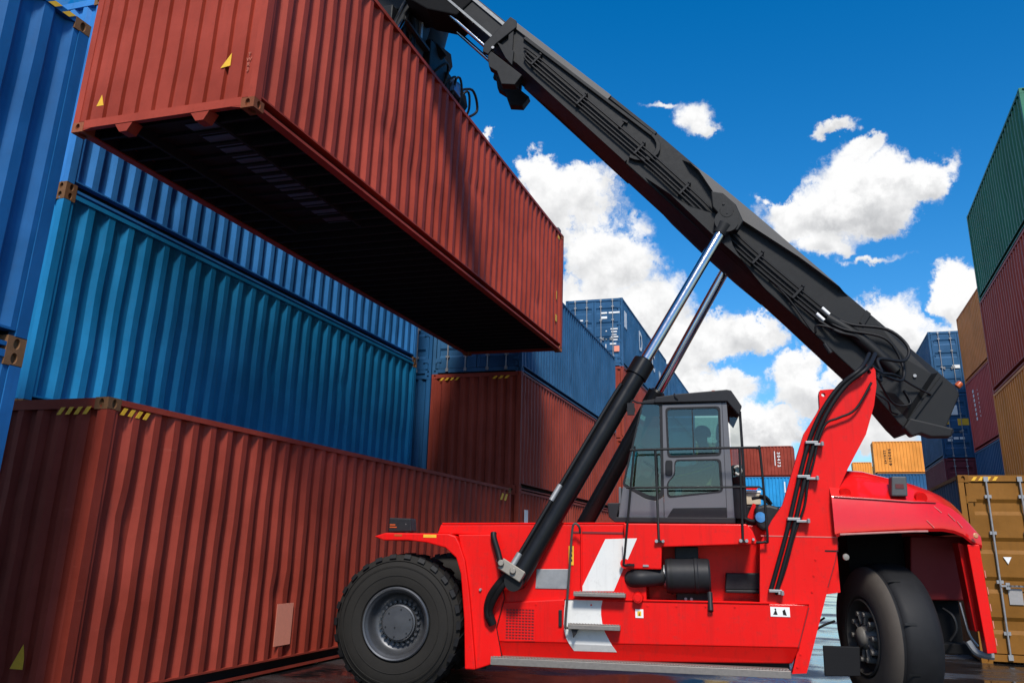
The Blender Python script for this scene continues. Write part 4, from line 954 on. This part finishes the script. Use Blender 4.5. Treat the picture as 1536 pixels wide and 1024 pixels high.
# hoses looping from the pipes down to the mast
def hose(pts, r=.02): Bm('hydraulic_hose', MB().tube(pts, r, 9, 6), HOSE, smooth=60)
hose([bpnt(6.76,.47,V0-.05), bpnt(7.0,.42,V0-.10), bpnt(7.35,.20,V0-.16), bpnt(7.65,.22,V0-.2), bpnt(7.72,.42,V0-.3), bpnt(7.5,.66,V0-.5), (5.42,.40,3.55), (5.25,.10,3.56)])
hose([bpnt(6.76,.56,V0-.05), bpnt(7.0,.52,V0-.12), bpnt(7.4,.30,V0-.15), bpnt(7.72,.40,V0-.15), bpnt(7.85,.60,V0-.25), bpnt(7.65,.78,V0-.5), (5.40,.40,3.45), (5.22,.10,3.50)], .017)
hose([bpnt(6.70,.62,V0-.05), bpnt(6.95,.60,V0-.12), bpnt(7.15,.50,V0-.12), bpnt(7.30,.52,V0-.08)])
hose([bpnt(5.9,.60,V0-.04), bpnt(6.3,.66,V0-.05), bpnt(6.75,.78,V0-.06), bpnt(6.72,.70,V0-.1), bpnt(6.9,.60,V0-.12), bpnt(7.3,.46,V0-.1)], .013)
hose([(5.32,.22,3.50), bpnt(7.75,.62,V0-.3), bpnt(8.0,.52,V0-.12), bpnt(8.2,.45,V0-.06)], .013)
hose([bpnt(7.6,.80,V0-.4), bpnt(7.95,.85,V0-.15), bpnt(8.1,.70,V0-.08), bpnt(7.95,.62,V0-.06)], .013)
hose([(5.30,.30,3.30), (5.50,.6,3.25), bpnt(8.0,.93,V0-.1), bpnt(8.08,.88,V0-.02)], .011)
mb = MB(); bslab(mb, [(8.20,.84),(8.62,.60),(8.66,.70),(8.50,.86),(8.40,.90),(8.35,1.0),(8.22,.98)], V0+.05, V0-.10); Bm('tail_block', mb, bevel=.02)
Bm('tail_lamp', MB().lathe(bpnt(8.36,.14,V0+.05),(.70,0,.714),[(0,.036),(.04,.038),(.065,.032),(.075,.012)],16), ORL, smooth=40)
Bm('tail_pin', MB().cyl(bpnt(6.93,.80,V0-.05), bpnt(7.06,.84,V0-.05), .03, n=10), MDARK)

# ---- lift cylinders
for sgn in (0, 1):
    vv = (lambda v: v) if sgn == 0 else mir
    a = Vector((1.345 + .06*sgn, vv(-.06), 1.225)); b = Vector((3.83 + .16*sgn, vv(.84), 5.60 - .05*sgn)); ax = (b - a).normalized()
    c = a + (b-a)*.565
    lc = empty('lift_cylinder', (0,0,0)); lc.parent = ROOT
    br = MB().cyl(a, c - ax*.02, .114, n=36).cyl(c - ax*.19, c + ax*.02, .132, .132, 36).cyl(c + ax*.02, c + ax*.05, .11, .09, 30); obj('cylinder_barrel', br, plain('glossy_black', (.006,.006,.0065), .28, noise=.4, scale=5), lc, 35)
    obj('piston_rod', MB().cyl(c, b - ax*.10, .068, n=32), CHROME, lc, 40)
    obj('rod_eye', MB().cyl(b - ax*.20, b - ax*.05, .08, .11, 24).cyl(b + Vector((0,-.09,0)), b + Vector((0,.09,0)), .15, n=28), MBLK, lc, 35)
    sd_ = ax.cross(Vector((0,1,0))).normalized()
    if sgn == 0:
        fr_ = Vector((0,-1,0)) - ax*(-ax.y); fr_.normalize(); lf = fr_.cross(ax); lf = -lf if lf.x > 0 else lf
        q = lambda t, o=0.0, f=.085: a + ax*t + lf*(.10+o) + fr_*f
        obj('cylinder_pipe', MB().tube([q(.15), q(1.2), q(2.2,.0), q(2.5,-.01,.10)], .022, 8, 3), HOSE, lc, 60)
        obj('pipe_coupling', MB().cyl(q(.92,.0), q(1.12,.0), .030, n=10), STEEL, lc, 40); obj('pipe_coupling', MB().cyl(q(.10,.0), q(.26,.0), .034, n=10), STEEL, lc, 40)
        cb = MB(); p = a + ax*.06
        for o in (-.05, .10): cb.cyl(p + lf*(.10+o) + fr_*.10, p + lf*(.10+o) + fr_*.24, .035, n=8)
        m = Matrix.Translation(p + fr_*.15 + lf*.08) @ Matrix((tuple(ax)+(0,), tuple(lf)+(0,), tuple(fr_)+(0,), (0,0,0,1))).transposed()
        bx = MB().box((-.06,-.15,-.06),(.06,.13,.05)); bx.v = [tuple(m @ Vector(x)) for x in bx.v]; cb.add(bx.v, bx.f)
        obj('pipe_flange', cb, plain('flange_steel', (.20,.18,.15), .5, .4, .3), lc, bevel=.008)
P('base_pin', MB().cyl((1.345,-.2,1.225),(1.345,.12,1.225),.10,n=20), MBLK, smooth=35)
P('hydraulic_hose', MB().tube([(1.27,-.12,1.30),(1.16,-.10,1.18),(1.07,-.05,1.06),(1.03,.0,.94),(1.045,.02,.84)], .042, 12, 5), HOSE, smooth=60)
P('hydraulic_hose', MB().tube([(1.32,-.14,1.27),(1.22,-.13,1.17),(1.13,-.08,1.05),(1.07,-.02,.93),(1.07,.01,.84)], .030, 12, 5), HOSE, smooth=60)
P('hose_fitting', MB().cyl((1.05,.01,.86),(1.09,.03,.775),.055,.045,14), HOSE, smooth=40)
P('hydraulic_hose', MB().tube([(1.07,.02,1.72),(1.08,.0,1.66),(1.14,-.02,1.50),(1.19,-.06,1.35),(1.24,-.10,1.27)], .034, 12, 5), HOSE, smooth=60)

# ---- cab
cab = empty('cab', (0, 0, 0)); cab.parent = ROOT
def Cb(name, mb, mat, smooth=None, bevel=0.0): return obj(name, mb, mat, cab, smooth, bevel)
CV0, CV1 = .30, 1.30
wu = rounded([(2.992,3.145),(3.612,3.158),(3.600,2.604),(3.000,2.576)], .05)
wl_ = rounded([(3.078,2.556),(3.592,2.566),(3.600,2.205),(2.985,2.135),(2.982,2.30),(3.070,2.385)], .05)
holed_slab('cab_door', [(2.960,3.176),(3.630,3.194),(3.624,1.911),(2.948,1.885)], [wu, wl_], CV0-.012, CV0+.03, MGREY, cab, .006)
def seal(poly, name='window_seal', w=.022):
    cx = sum(p[0] for p in poly)/len(poly); cz = sum(p[1] for p in poly)/len(poly)
    me_in = [(p[0] + (cx-p[0])*w/.3, p[1] + (cz-p[1])*w/.28) for p in poly]
    holed_slab(name, poly, [me_in], CV0-.018, CV0+.02, MDARK, cab)
seal(wu); seal(wl_)
Cb('window_glass', slab(MB(), wu, CV0+.004, CV0+.010), GLASS); Cb('window_glass', slab(MB(), wl_, CV0+.004, CV0+.010), GLASS)
Cb('window_divider', MB().box((3.29,CV0-.004,2.60),(3.302,CV0+.012,3.15)), MDARK)
hd2 = MB(); slab(hd2, rounded([(2.978,2.548),(3.056,2.549),(3.050,2.378),(2.972,2.377)], .03), CV0-.035, CV0-.010); Cb('door_handle', hd2, MDARK, bevel=.006)
dl = MB(); slab(dl, [(3.045,2.024),(3.628,2.040),(3.622,1.912),(2.955,1.892)], CV0-.018, CV0-.012); Cb('door_skirt', dl, MDARK)
gf = [(2.735,3.195),(2.945,3.183),(2.940,2.18),(2.862,2.125),(2.752,2.148),(2.498,2.272)]
Cb('side_glass', slab(MB(), gf, CV0+.0, CV0+.008), GLASS); Cb('side_glass', slab(MB(), gf, CV1-.008, CV1), GLASSD)
fs = holed_slab('window_seal', rounded([(2.728,3.205),(2.962,3.20),(2.958,2.17),(2.866,2.105),(2.745,2.128),(2.485,2.268)], .03), [rounded([(2.740,3.185),(2.925,3.178),(2.918,2.20),(2.850,2.147),(2.760,2.168),(2.512,2.285)], .03)], CV0-.006, CV0+.014, MDARK, cab)
ws = MB().add([(2.735,CV0,3.195),(2.735,CV1,3.195),(2.498,CV1,2.272),(2.498,CV0,2.272)], [(0,1,2,3)]); Cb('windscreen', ws, GLASSD)
lf_ = MB(); lp_ = [(2.492,2.262),(2.745,2.125),(2.862,2.102),(2.946,2.15),(2.944,1.886),(2.432,1.886)]
slab(lf_, lp_, CV0, CV0+.03); slab(lf_, lp_, CV1-.03, CV1); lf_.box((2.44,CV0+.03,1.89),(2.47,CV1-.03,2.25)); Cb('front_panel', lf_, MGREY, bevel=.006)
bs = MB(); slab(bs, [(2.314,2.071),(2.455,2.073),(2.420,1.92),(3.716,1.935),(3.714,1.872),(2.40,1.862),(2.33,1.92)], CV0-.02, CV1+.02); Cb('cab_base', bs, MDARK, bevel=.008)
pr = MB(); slab(pr, [(3.632,3.194),(3.688,3.205),(3.709,1.93),(3.626,1.912)], CV0-.010, CV0+.06)
Cb('door_pillar', pr, MGREY, bevel=.006); pr = slab(MB(), [(3.632,3.194),(3.688,3.205),(3.709,1.93),(3.626,1.912)], CV1-.06, CV1); Cb('door_pillar', pr, MGREY); pr = MB(); slab(pr, [(2.945,3.18),(3.0,3.18),(3.0,1.9),(2.945,1.9)], CV1-.05, CV1)
Cb('door_pillar', pr, MGREY, bevel=.006)
# far side glazing, rear corner
Cb('window_glass', MB().box((3.0,CV1-.03,2.1),(3.63,CV1-.024,3.17)), GLASSD)
rc0, rc1 = (3.70, CV0+.01), (3.85, CV0+.15)
def rcp(t, z): return (rc0[0]+(rc1[0]-rc0[0])*t, rc0[1]+(rc1[1]-rc0[1])*t, z)
Cb('rear_window', MB().add([rcp(.10,2.30),rcp(.88,2.30),rcp(.85,3.10),rcp(.06,3.19)], [(0,1,2,3)]), glass_mat('pale_rear_glass', (.80,.80,.74), .03))
Cb('rear_pillar', MB().tube([rcp(.95,1.93), rcp(.96,2.6), rcp(.92,3.12)], .016, 6, 2).tube([rcp(.05,2.27), rcp(.95,2.27)], .014, 6, 1), MDARK)
Cb('rear_panel', MB().add([rcp(.0,1.93),rcp(1,1.93),rcp(1,2.27),rcp(.0,2.27)], [(0,1,2,3)]).add([(3.85,CV0+.15,1.93),(3.85,CV1-.1,1.93),(3.85,CV1-.1,2.3),(3.85,CV0+.15,2.3)], [(0,1,2,3)]), MDARK)
rf = MB(); slab(rf, [(2.86,3.195),(2.885,3.262),(3.127,3.295),(3.694,3.342),(3.742,3.332),(3.852,3.150),(3.815,3.045),(3.690,3.207)], CV0-.045, CV1+.045); Cb('cab_roof', rf, MDARK, bevel=.010)
rf2 = MB(); slab(rf2, [(2.715,3.190),(2.74,3.225),(2.89,3.245),(2.89,3.195)], CV0-.02, CV1+.02); Cb('cab_roof', rf2, MDARK, bevel=.006)
Cb('roof_lamp', MB().lathe((3.55,CV0+.1,3.325),(0,0,1),[(0,.03),(.02,.03),(.03,.02)],12), ORL); Cb('roof_cable', MB().tube([(3.10,CV0-.05,3.30),(3.11,CV0-.06,3.26),(3.14,CV0-.05,3.23)], .008, 6), MDARK)
# mirror on an arm
mi = MB().tube([(2.78,CV0,3.20),(2.68,CV0-.02,3.20),(2.62,CV0-.05,3.22),(2.59,CV0-.05,3.17)], .010, 6).box((2.56,CV0-.08,3.05),(2.64,CV0-.05,3.19)).cyl((2.60,CV0-.05,3.12),(2.60,CV0-.01,3.12),.05,n=14); Cb('mirror', mi, MDARK)
# inside
Cb('cab_floor', MB().box((2.45,CV0+.03,1.92),(3.70,CV1-.03,1.96)), MDARK)
seat = MB(); slab(seat, rounded([(3.14,2.20),(3.60,2.17),(3.60,2.29),(3.16,2.32)], .05), .58, 1.02); slab(seat, rounded([(3.48,2.22),(3.66,2.22),(3.68,2.80),(3.57,2.82)], .05), .58, 1.02); slab(seat, rounded([(3.57,2.84),(3.67,2.84),(3.68,3.02),(3.59,3.03)], .04), .68, .92); seat.box((3.25,.65,1.96),(3.55,.95,2.20)); Cb('seat', seat, plain('seat_cloth', (.022,.026,.03), .85), bevel=.01)
co = MB(); slab(co, [(2.62,1.96),(2.85,1.96),(2.80,2.36),(2.68,2.42),(2.60,2.34)], .70, .95); co.lathe((2.86,.82,2.50),(.5,0,.87),[(-.012,.165),(0,.18),(.012,.165),(0,.15)],28,closed=True).cyl((2.78,.82,2.36),(2.86,.82,2.50),.025,n=8); Cb('steering_console', co, MDARK)
Cb('arm_rest', MB().box((3.12,.50,2.34),(3.45,.57,2.42)).box((3.10,.49,2.40),(3.18,.58,2.50)), MDARK, bevel=.01)
Cb('grab_rail', MB().tube([(3.02,CV0+.07,2.365),(3.20,CV0+.07,2.40),(3.46,CV0+.07,2.475),(3.51,CV0+.07,2.50),(3.49,CV0+.07,2.525),(3.40,CV0+.07,2.50)], .011, 6, 4), plain('yellow_rail', (.55,.42,.05), .4))
# railing round the platform
rl = MB()
T_ = .0135
rl.tube([(2.578,.03,1.424),(2.507,.03,1.422),(2.52,.03,1.55),(2.634,.03,2.585),(2.65,.03,2.625),(2.695,.03,2.634),(3.90,.03,2.662),(3.97,.03,2.65),(3.998,.03,2.607),(4.02,.03,1.76),(3.99,.03,1.685),(3.90,.03,1.675)], T_, 8, 3)
rl.tube([(2.482+.06,.03,2.224),(3.97,.03,2.245),(4.0,.03,2.22)], T_*.8, 8, 1).tube([(2.872,.03,2.632),(2.885,.03,1.70),(2.889,.0,1.67)], T_, 8, 1).tube([(3.782,.03,2.656),(3.765,.03,1.70),(3.763,.0,1.69)], T_, 8, 1)
rl.box((2.86,-.01,1.655),(2.94,.04,1.675)).box((3.73,-.01,1.675),(3.81,.04,1.695)).box((2.54,-.01,1.41),(2.62,.04,1.432))
P('railing', rl, MBLK, smooth=50)
P('bolt', MB().cyl((2.86,-.015,1.668),(2.86,.03,1.668),.018,n=8).cyl((2.93,-.015,1.668),(2.93,.03,1.668),.016,n=8).cyl((3.74,-.015,1.69),(3.74,.03,1.69),.018,n=8).cyl((3.80,-.015,1.69),(3.80,.03,1.69),.018,n=8).cyl((3.87,-.015,1.705),(3.87,.03,1.705),.014,n=8), STEEL)
ear = MB().cyl((2.517,.035,1.432),(2.517,.05,1.432),.05,n=20); P('rail_lug', ear, MRED)
# things on deck behind the cab
P('air_conditioner', MB().box((3.762,.62,2.09),(4.03,1.05,2.22)), BEIGE, bevel=.01); P('air_conditioner_lid', MB().box((3.755,.61,2.222),(4.035,1.06,2.245)), WHITE, bevel=.004)
P('deck_box', MB().box((3.74,.60,1.86),(4.05,1.1,2.075)), MDARK, bevel=.01); P('deck_box', MB().box((3.72,.60,2.26),(3.86,.8,2.53)), MDARK, bevel=.02)
P('red_bracket', MB().prism([(3.85,1.93),(3.93,2.10),(3.96,2.09),(3.93,1.93)], lambda u,z:(u,.50,z), lambda u,z:(u,.54,z)).prism([(3.70,2.30),(4.0,2.27),(3.98,2.25),(3.70,2.26)], lambda u,z:(u,.55,z), lambda u,z:(u,.6,z)), MRED)
ls = MB(); slab(ls, rounded([(3.93,2.05),(4.06,2.09),(4.20,2.055),(4.215,1.98),(4.15,1.90),(4.02,1.79),(3.94,1.86)], .05, 6), .36, .52); wlo = P('work_light', ls, MDARK, bevel=.03)
link('lamp_lens', MB().lathe((3.99,.36,1.945),(0,-1,0),[(-.01,.06),(.008,.055),(.012,.01)],20).mesh('lamp_lens', 40), plain('blue_lens', (.05,.22,.50), .15), wlo)
P('hydraulic_hose', MB().tube([(3.92,.5,2.15),(4.02,.48,2.16),(4.10,.48,2.10),(4.13,.5,2.0)], .018, 8).tube([(4.0,.45,2.18),(4.07,.45,2.17),(4.13,.46,2.09)], .014, 8).tube([(3.83,.45,1.93),(3.9,.42,1.90),(3.98,.42,1.92)], .025, 8), HOSE, smooth=60)
P('deck_hook', MB().tube([(3.73,.36,2.47),(3.78,.34,2.49),(3.81,.34,2.44),(3.78,.34,2.40),(3.745,.34,2.42)], .013, 8), plain('pale_hook', (.40,.38,.33), .5))

# ---- spreader on the roof of the lifted container, built in world coordinates then moved into the machine's frame
RI = (Matrix.Translation((-4.32, 9.18, 0)) @ Matrix.Rotation(rad(7.5), 4, 'Z')).inverted()
sp_ = empty('spreader', (0,0,0)); sp_.parent = ROOT
def Wd(name, mb, mat=None, smooth=None, bevel=0.0):
    mb.v = [tuple(RI @ Vector(p)) for p in mb.v]; return obj(name, mb, mat or MBLK, sp_, smooth, bevel)
zt = 8.86
Wd('spreader_beam', MB().box((-6.95,9.0,zt+.08),(-5.85,16.8,zt+.5)), bevel=.02)
Wd('telescopic_arm', MB().box((-6.75,6.95,zt+.14),(-6.05,18.85,zt+.42)), bevel=.01)
for y in (6.82, 18.72): Wd('end_beam', MB().box((-7.55,y,zt+.03),(-5.25,y+.22,zt+.20)), bevel=.02)
for x in (-7.62, -5.36):
    for y in (6.80, 18.78): Wd('twistlock_housing', MB().box((x,y,zt+.0),(x+.20,y+.2,zt+.20)), plain('worn_grey_purple', (.10,.08,.09), .6), bevel=.015)
Wd('corner_guide', MB().box((-5.17,18.80,8.62),(-5.12,19.0,9.06)).box((-5.40,18.98,8.90),(-5.12,19.03,9.06)), plain('worn_grey_purple', (.10,.08,.09), .6), bevel=.01)
pl_ = [(10.05,8.92),(10.2,9.25),(10.45,9.75),(10.85,10.5),(11.2,10.9),(11.55,10.9),(11.5,10.0),(11.32,9.55),(11.22,9.05),(11.0,8.92)]
HPL = plain('head_plate_grey', (.035,.034,.033), .55, noise=.3, scale=6, spec=.3)
for x in (-5.50, -6.4):
    mb = MB(); mb.prism(pl_, lambda y, z: (x, y, z), lambda y, z: (x+.06, y, z)); Wd('head_plate', mb, HPL, bevel=.01)
Wd('head_plate_rib', MB().prism([(10.28,9.30),(10.34,9.27),(10.95,10.55),(10.89,10.58)], lambda y, z: (-5.44, y, z), lambda y, z: (-5.36, y, z)), HPL)
Wd('head_plate_rib', MB().prism([(10.35,9.42),(11.30,9.42),(11.30,9.47),(10.35,9.47)], lambda y, z: (-5.44, y, z), lambda y, z: (-5.34, y, z)), HPL)
Wd('head_motor', MB().cyl((-5.6,11.75,9.55),(-5.35,11.75,9.75),.16,n=20).box((-5.5,11.55,9.5),(-5.38,11.95,9.62)), PITCH, smooth=35)
Wd('head_bracket', MB().prism([(11.45,9.75),(12.25,9.95),(12.35,9.75),(12.05,9.30),(11.5,9.35)], lambda y, z: (-5.42, y, z), lambda y, z: (-5.36, y, z)), PITCH, bevel=.01)
Wd('head_bracket', MB().prism([(12.2,9.0),(12.75,9.0),(12.95,9.25),(12.85,9.42),(12.5,9.5),(12.2,9.4)], lambda y, z: (-5.36, y, z), lambda y, z: (-5.28, y, z)), PITCH, bevel=.01)
Wd('head_boss', MB().lathe((-5.46,10.62,9.30),(1,0,0),[(0,.20),(.05,.19),(.06,.12),(.02,.10),(.02,.02)],24), smooth=35)
Wd('head_ram', MB().cyl((-5.40,10.15,9.05),(-5.40,10.75,10.15),.055,n=14), smooth=40); Wd('head_ram', MB().cyl((-5.36,10.10,9.0),(-5.36,10.3,9.35),.035,n=12), CHROME, smooth=40)
Wd('lift_eye_bar', MB().box((-5.45,11.05,9.55),(-5.40,11.12,10.3)), plain('pale_steel_bar', (.45,.44,.42), .4, .4))
Wd('head_bell', MB().lathe((-5.9,11.9,8.95),(.10,-.10,1),[(0,.62),(.10,.64),(.25,.50),(.5,.45),(.9,.45),(1.4,.52),(1.8,.5),(1.8,.05)],32), smooth=35)
Wd('head_frame', MB().box((-6.6,10.2,9.36),(-5.50,13.0,9.62)).box((-5.58,11.35,8.95),(-5.35,12.2,9.70)).box((-5.55,12.0,8.95),(-5.30,12.85,9.45)), bevel=.02)
Wd('head_arm', MB().box((-6.2,10.7,9.9),(-4.75,11.35,10.35)), bevel=.03)
rnd = random.Random(3)
for i in range(4):
    y = 11.4 + .33*i + .1*rnd.random(); x = -5.32
    Wd('hydraulic_hose', MB().tube([(x-.1,y,9.0),(x+.10+rnd.random()*.1,y+.15,9.25+rnd.random()*.2),(x+.12,y+.35,9.10+rnd.random()*.3),(x,y+.4,8.95)], .022, 7, 5), HOSE, smooth=60)
Wd('hydraulic_hose', MB().tube([(-5.30,12.3,9.2),(-5.15,12.8,9.5),(-5.15,13.1,9.25),(-5.25,12.9,9.0)], .025, 7, 6), HOSE, smooth=60)
Wd('valve_block', MB().box((-5.42,12.15,9.15),(-5.22,12.5,9.38)), plain('valve_blue_grey', (.10,.20,.38), .35, .3), bevel=.01)
for k in range(3): Wd('hydraulic_hose', MB().tube([(-5.35,9.3-.3*k,8.93),(-5.35,9.55,9.35+.05*k),(-5.38,10.1,9.75+.06*k),(-5.42,10.55,9.95),(-5.42,10.75+.05*k,9.5),(-5.42,10.7+.05*k,8.95)], .026, 7, 6), HOSE, smooth=60)
Wd('roof_bracket', MB().cyl((-5.25,15.6,8.86),(-5.25,15.6,9.02),.02,n=8).cyl((-5.25,15.6,9.0),(-5.25,15.75,9.03),.018,n=8), STEEL)
# boom tip joint
tip = MB(); bslab(tip, [(-1.1,.02),(-.25,.05),(-.25,.50),(-.7,.72),(-1.2,.80)], V0+.04, V1-.04); Bm('boom_tip', tip, PITCH, bevel=.02)

# ------------------------------------------------------------------ driver
def driver():
    o = bpy.data.objects.new('person', None)
    me = bpy.data.meshes.new('person'); V = []; E_ = []; Rr = []
    def n(p, r, par=None):
        V.append(p); Rr.append(r)
        if par is not None: E_.append((par, len(V)-1))
        return len(V)-1
    pel = n((3.44,.80,2.37), .125); wa = n((3.45,.80,2.48), .115, pel); ch = n((3.46,.80,2.62), .13, wa); sh = n((3.45,.80,2.72), .10, ch)
    nk = n((3.42,.80,2.79), .048, sh); jaw = n((3.39,.80,2.84), .062, nk); hd = n((3.40,.80,2.92), .080, jaw); tp = n((3.41,.80,2.985), .055, hd)
    n((3.315,.80,2.885), .016, jaw)
    for s in (-1, 1):
        a = n((3.44,.80+s*.15,2.70), .062, sh); b = n((3.36,.80+s*.20,2.50), .048, a); c = n((3.14,.80+s*.14,2.47), .036, b); d = n((3.06,.80+s*.12,2.50), .030, c)
        for k in range(4): n((3.005,.80+s*(.09+.02*k),2.515-.008*k), .010, d)
        n((3.03,.80+s*.075,2.53), .010, d)
        h = n((3.36,.80+s*.08,2.36), .090, pel); k_ = n((3.04,.80+s*.11,2.38), .066, h); f = n((3.0,.80+s*.11,2.12), .048, k_); g = n((2.98,.80+s*.11,2.0), .040, f); n((2.86,.80+s*.12,1.985), .036, g)
    me.from_pydata([tuple(Vector(v) - Vector((3.44,.80,2.31))) for v in V], E_, [])
    ob = bpy.data.objects.new('person', me); COL.objects.link(ob)
    sk = ob.modifiers.new('skin', 'SKIN'); ob.modifiers.new('sub', 'SUBSURF').levels = 1; ob.modifiers['sub'].render_levels = 2
    for d, r in zip(me.skin_vertices[0].data if me.skin_vertices else [], Rr): d.radius = (r, r)
    if me.skin_vertices: me.skin_vertices[0].data[0].use_root = True
    return ob
drv = driver()
dm = plain('work_clothes', (.07,.11,.11), .85, noise=.25)
drv.data.materials.append(dm)
drv.matrix_world = RI.inverted() @ Matrix.Translation((3.44,.80,2.31))
tag(drv, 'person in dark green work clothes seated inside the cab, dimly seen through tinted glass', 'person')
hair = MB().lathe((-.025,0,.575),(0,0,1),[(-.01,.098),(.03,.103),(.08,.09),(.115,.05),(.125,.01)],20); hm = obj('hair', hair, plain('dark_hair', (.012,.010,.009), .8), drv, 50)
fc = MB().lathe((-.105,0,.53),(-1,0,.1),[(0,.055),(.008,.05),(.015,.03),(.018,.01)],16); obj('face', fc, plain('skin', (.30,.17,.11), .6), drv, 50)

# ------------------------------------------------------------------ ground
gm, gnt, gb = new_mat('wet_asphalt')
tc_ = N(gnt, 'ShaderNodeTexCoord'); g1 = N(gnt, 'ShaderNodeTexNoise', i_Scale=0.28, i_Detail=6.0, i_Roughness=0.6); L(gnt, tc_, 'Object', g1, 'Vector')
mpg = N(gnt, 'ShaderNodeMapping'); mpg.inputs['Scale'].default_value = (1, 2.2, 1); L(gnt, tc_, 'Object', mpg, 'Vector'); gnt.links.new(mpg.outputs[0], g1.inputs['Vector'])
pud = N(gnt, 'ShaderNodeMapRange'); pud.inputs[1].default_value = .40; pud.inputs[2].default_value = .52; L(gnt, g1, 'Fac', pud, 0)
g2 = N(gnt, 'ShaderNodeTexNoise', i_Scale=40.0, i_Detail=6.0, i_Roughness=.75); L(gnt, tc_, 'Object', g2, 'Vector')
gc = N(gnt, 'ShaderNodeMix', data_type='RGBA'); gc.inputs[6].default_value = (.014,.013,.013,1); gc.inputs[7].default_value = (.05,.047,.045,1); L(gnt, g2, 'Fac', gc, 0)
gd = N(gnt, 'ShaderNodeMix', data_type='RGBA'); gd.inputs[7].default_value = (.010,.010,.011,1); L(gnt, gc, 2, gd, 6); L(gnt, pud, 0, gd, 0); L(gnt, gd, 2, gb, 'Base Color')
gr = N(gnt, 'ShaderNodeMapRange'); gr.inputs[3].default_value = .42; gr.inputs[4].default_value = .035; L(gnt, pud, 0, gr, 0); L(gnt, gr, 0, gb, 'Roughness')
gi = N(gnt, 'ShaderNodeMath', operation='SUBTRACT'); gi.inputs[0].default_value = 1.0; L(gnt, pud, 0, gi, 1)
gbm = N(gnt, 'ShaderNodeBump', i_Distance=.012); L(gnt, g2, 'Fac', gbm, 'Height'); gi2 = N(gnt, 'ShaderNodeMath', operation='MULTIPLY_ADD'); gi2.inputs[1].default_value = .7; gi2.inputs[2].default_value = .02; L(gnt, gi, 0, gi2, 0); L(gnt, gi2, 0, gbm, 'Strength')
g4 = N(gnt, 'ShaderNodeTexNoise', i_Scale=5.0, i_Detail=3.0); L(gnt, mpg, 0, g4, 'Vector'); gb2 = N(gnt, 'ShaderNodeBump', i_Distance=.03, i_Strength=.10); L(gnt, g4, 'Fac', gb2, 'Height'); L(gnt, gbm, 0, gb2, 'Normal'); L(gnt, gb2, 0, gb, 'Normal')
go = link('ground', MB().add([(-1500,-1500,0),(1500,-1500,0),(1500,1500,0),(-1500,1500,0)], [(0,1,2,3)]).mesh('ground'), gm); go['kind'] = 'structure'

# rows of bolts and oil marks on the red panels
for u, z in [(1.25+.30*i, .985+.006*i) for i in range(9)]: P('bolt', MB().cyl((u,.075,z),(u,.066,z),.010,n=6), MRED)
for u, z in [(4.44+.03*i, 1.20+.16*i) for i in range(3)]+[(4.28,.60),(4.24,.48)]: P('bolt', MB().cyl((u,.115,z),(u,.106,z),.011,n=6), MRED)
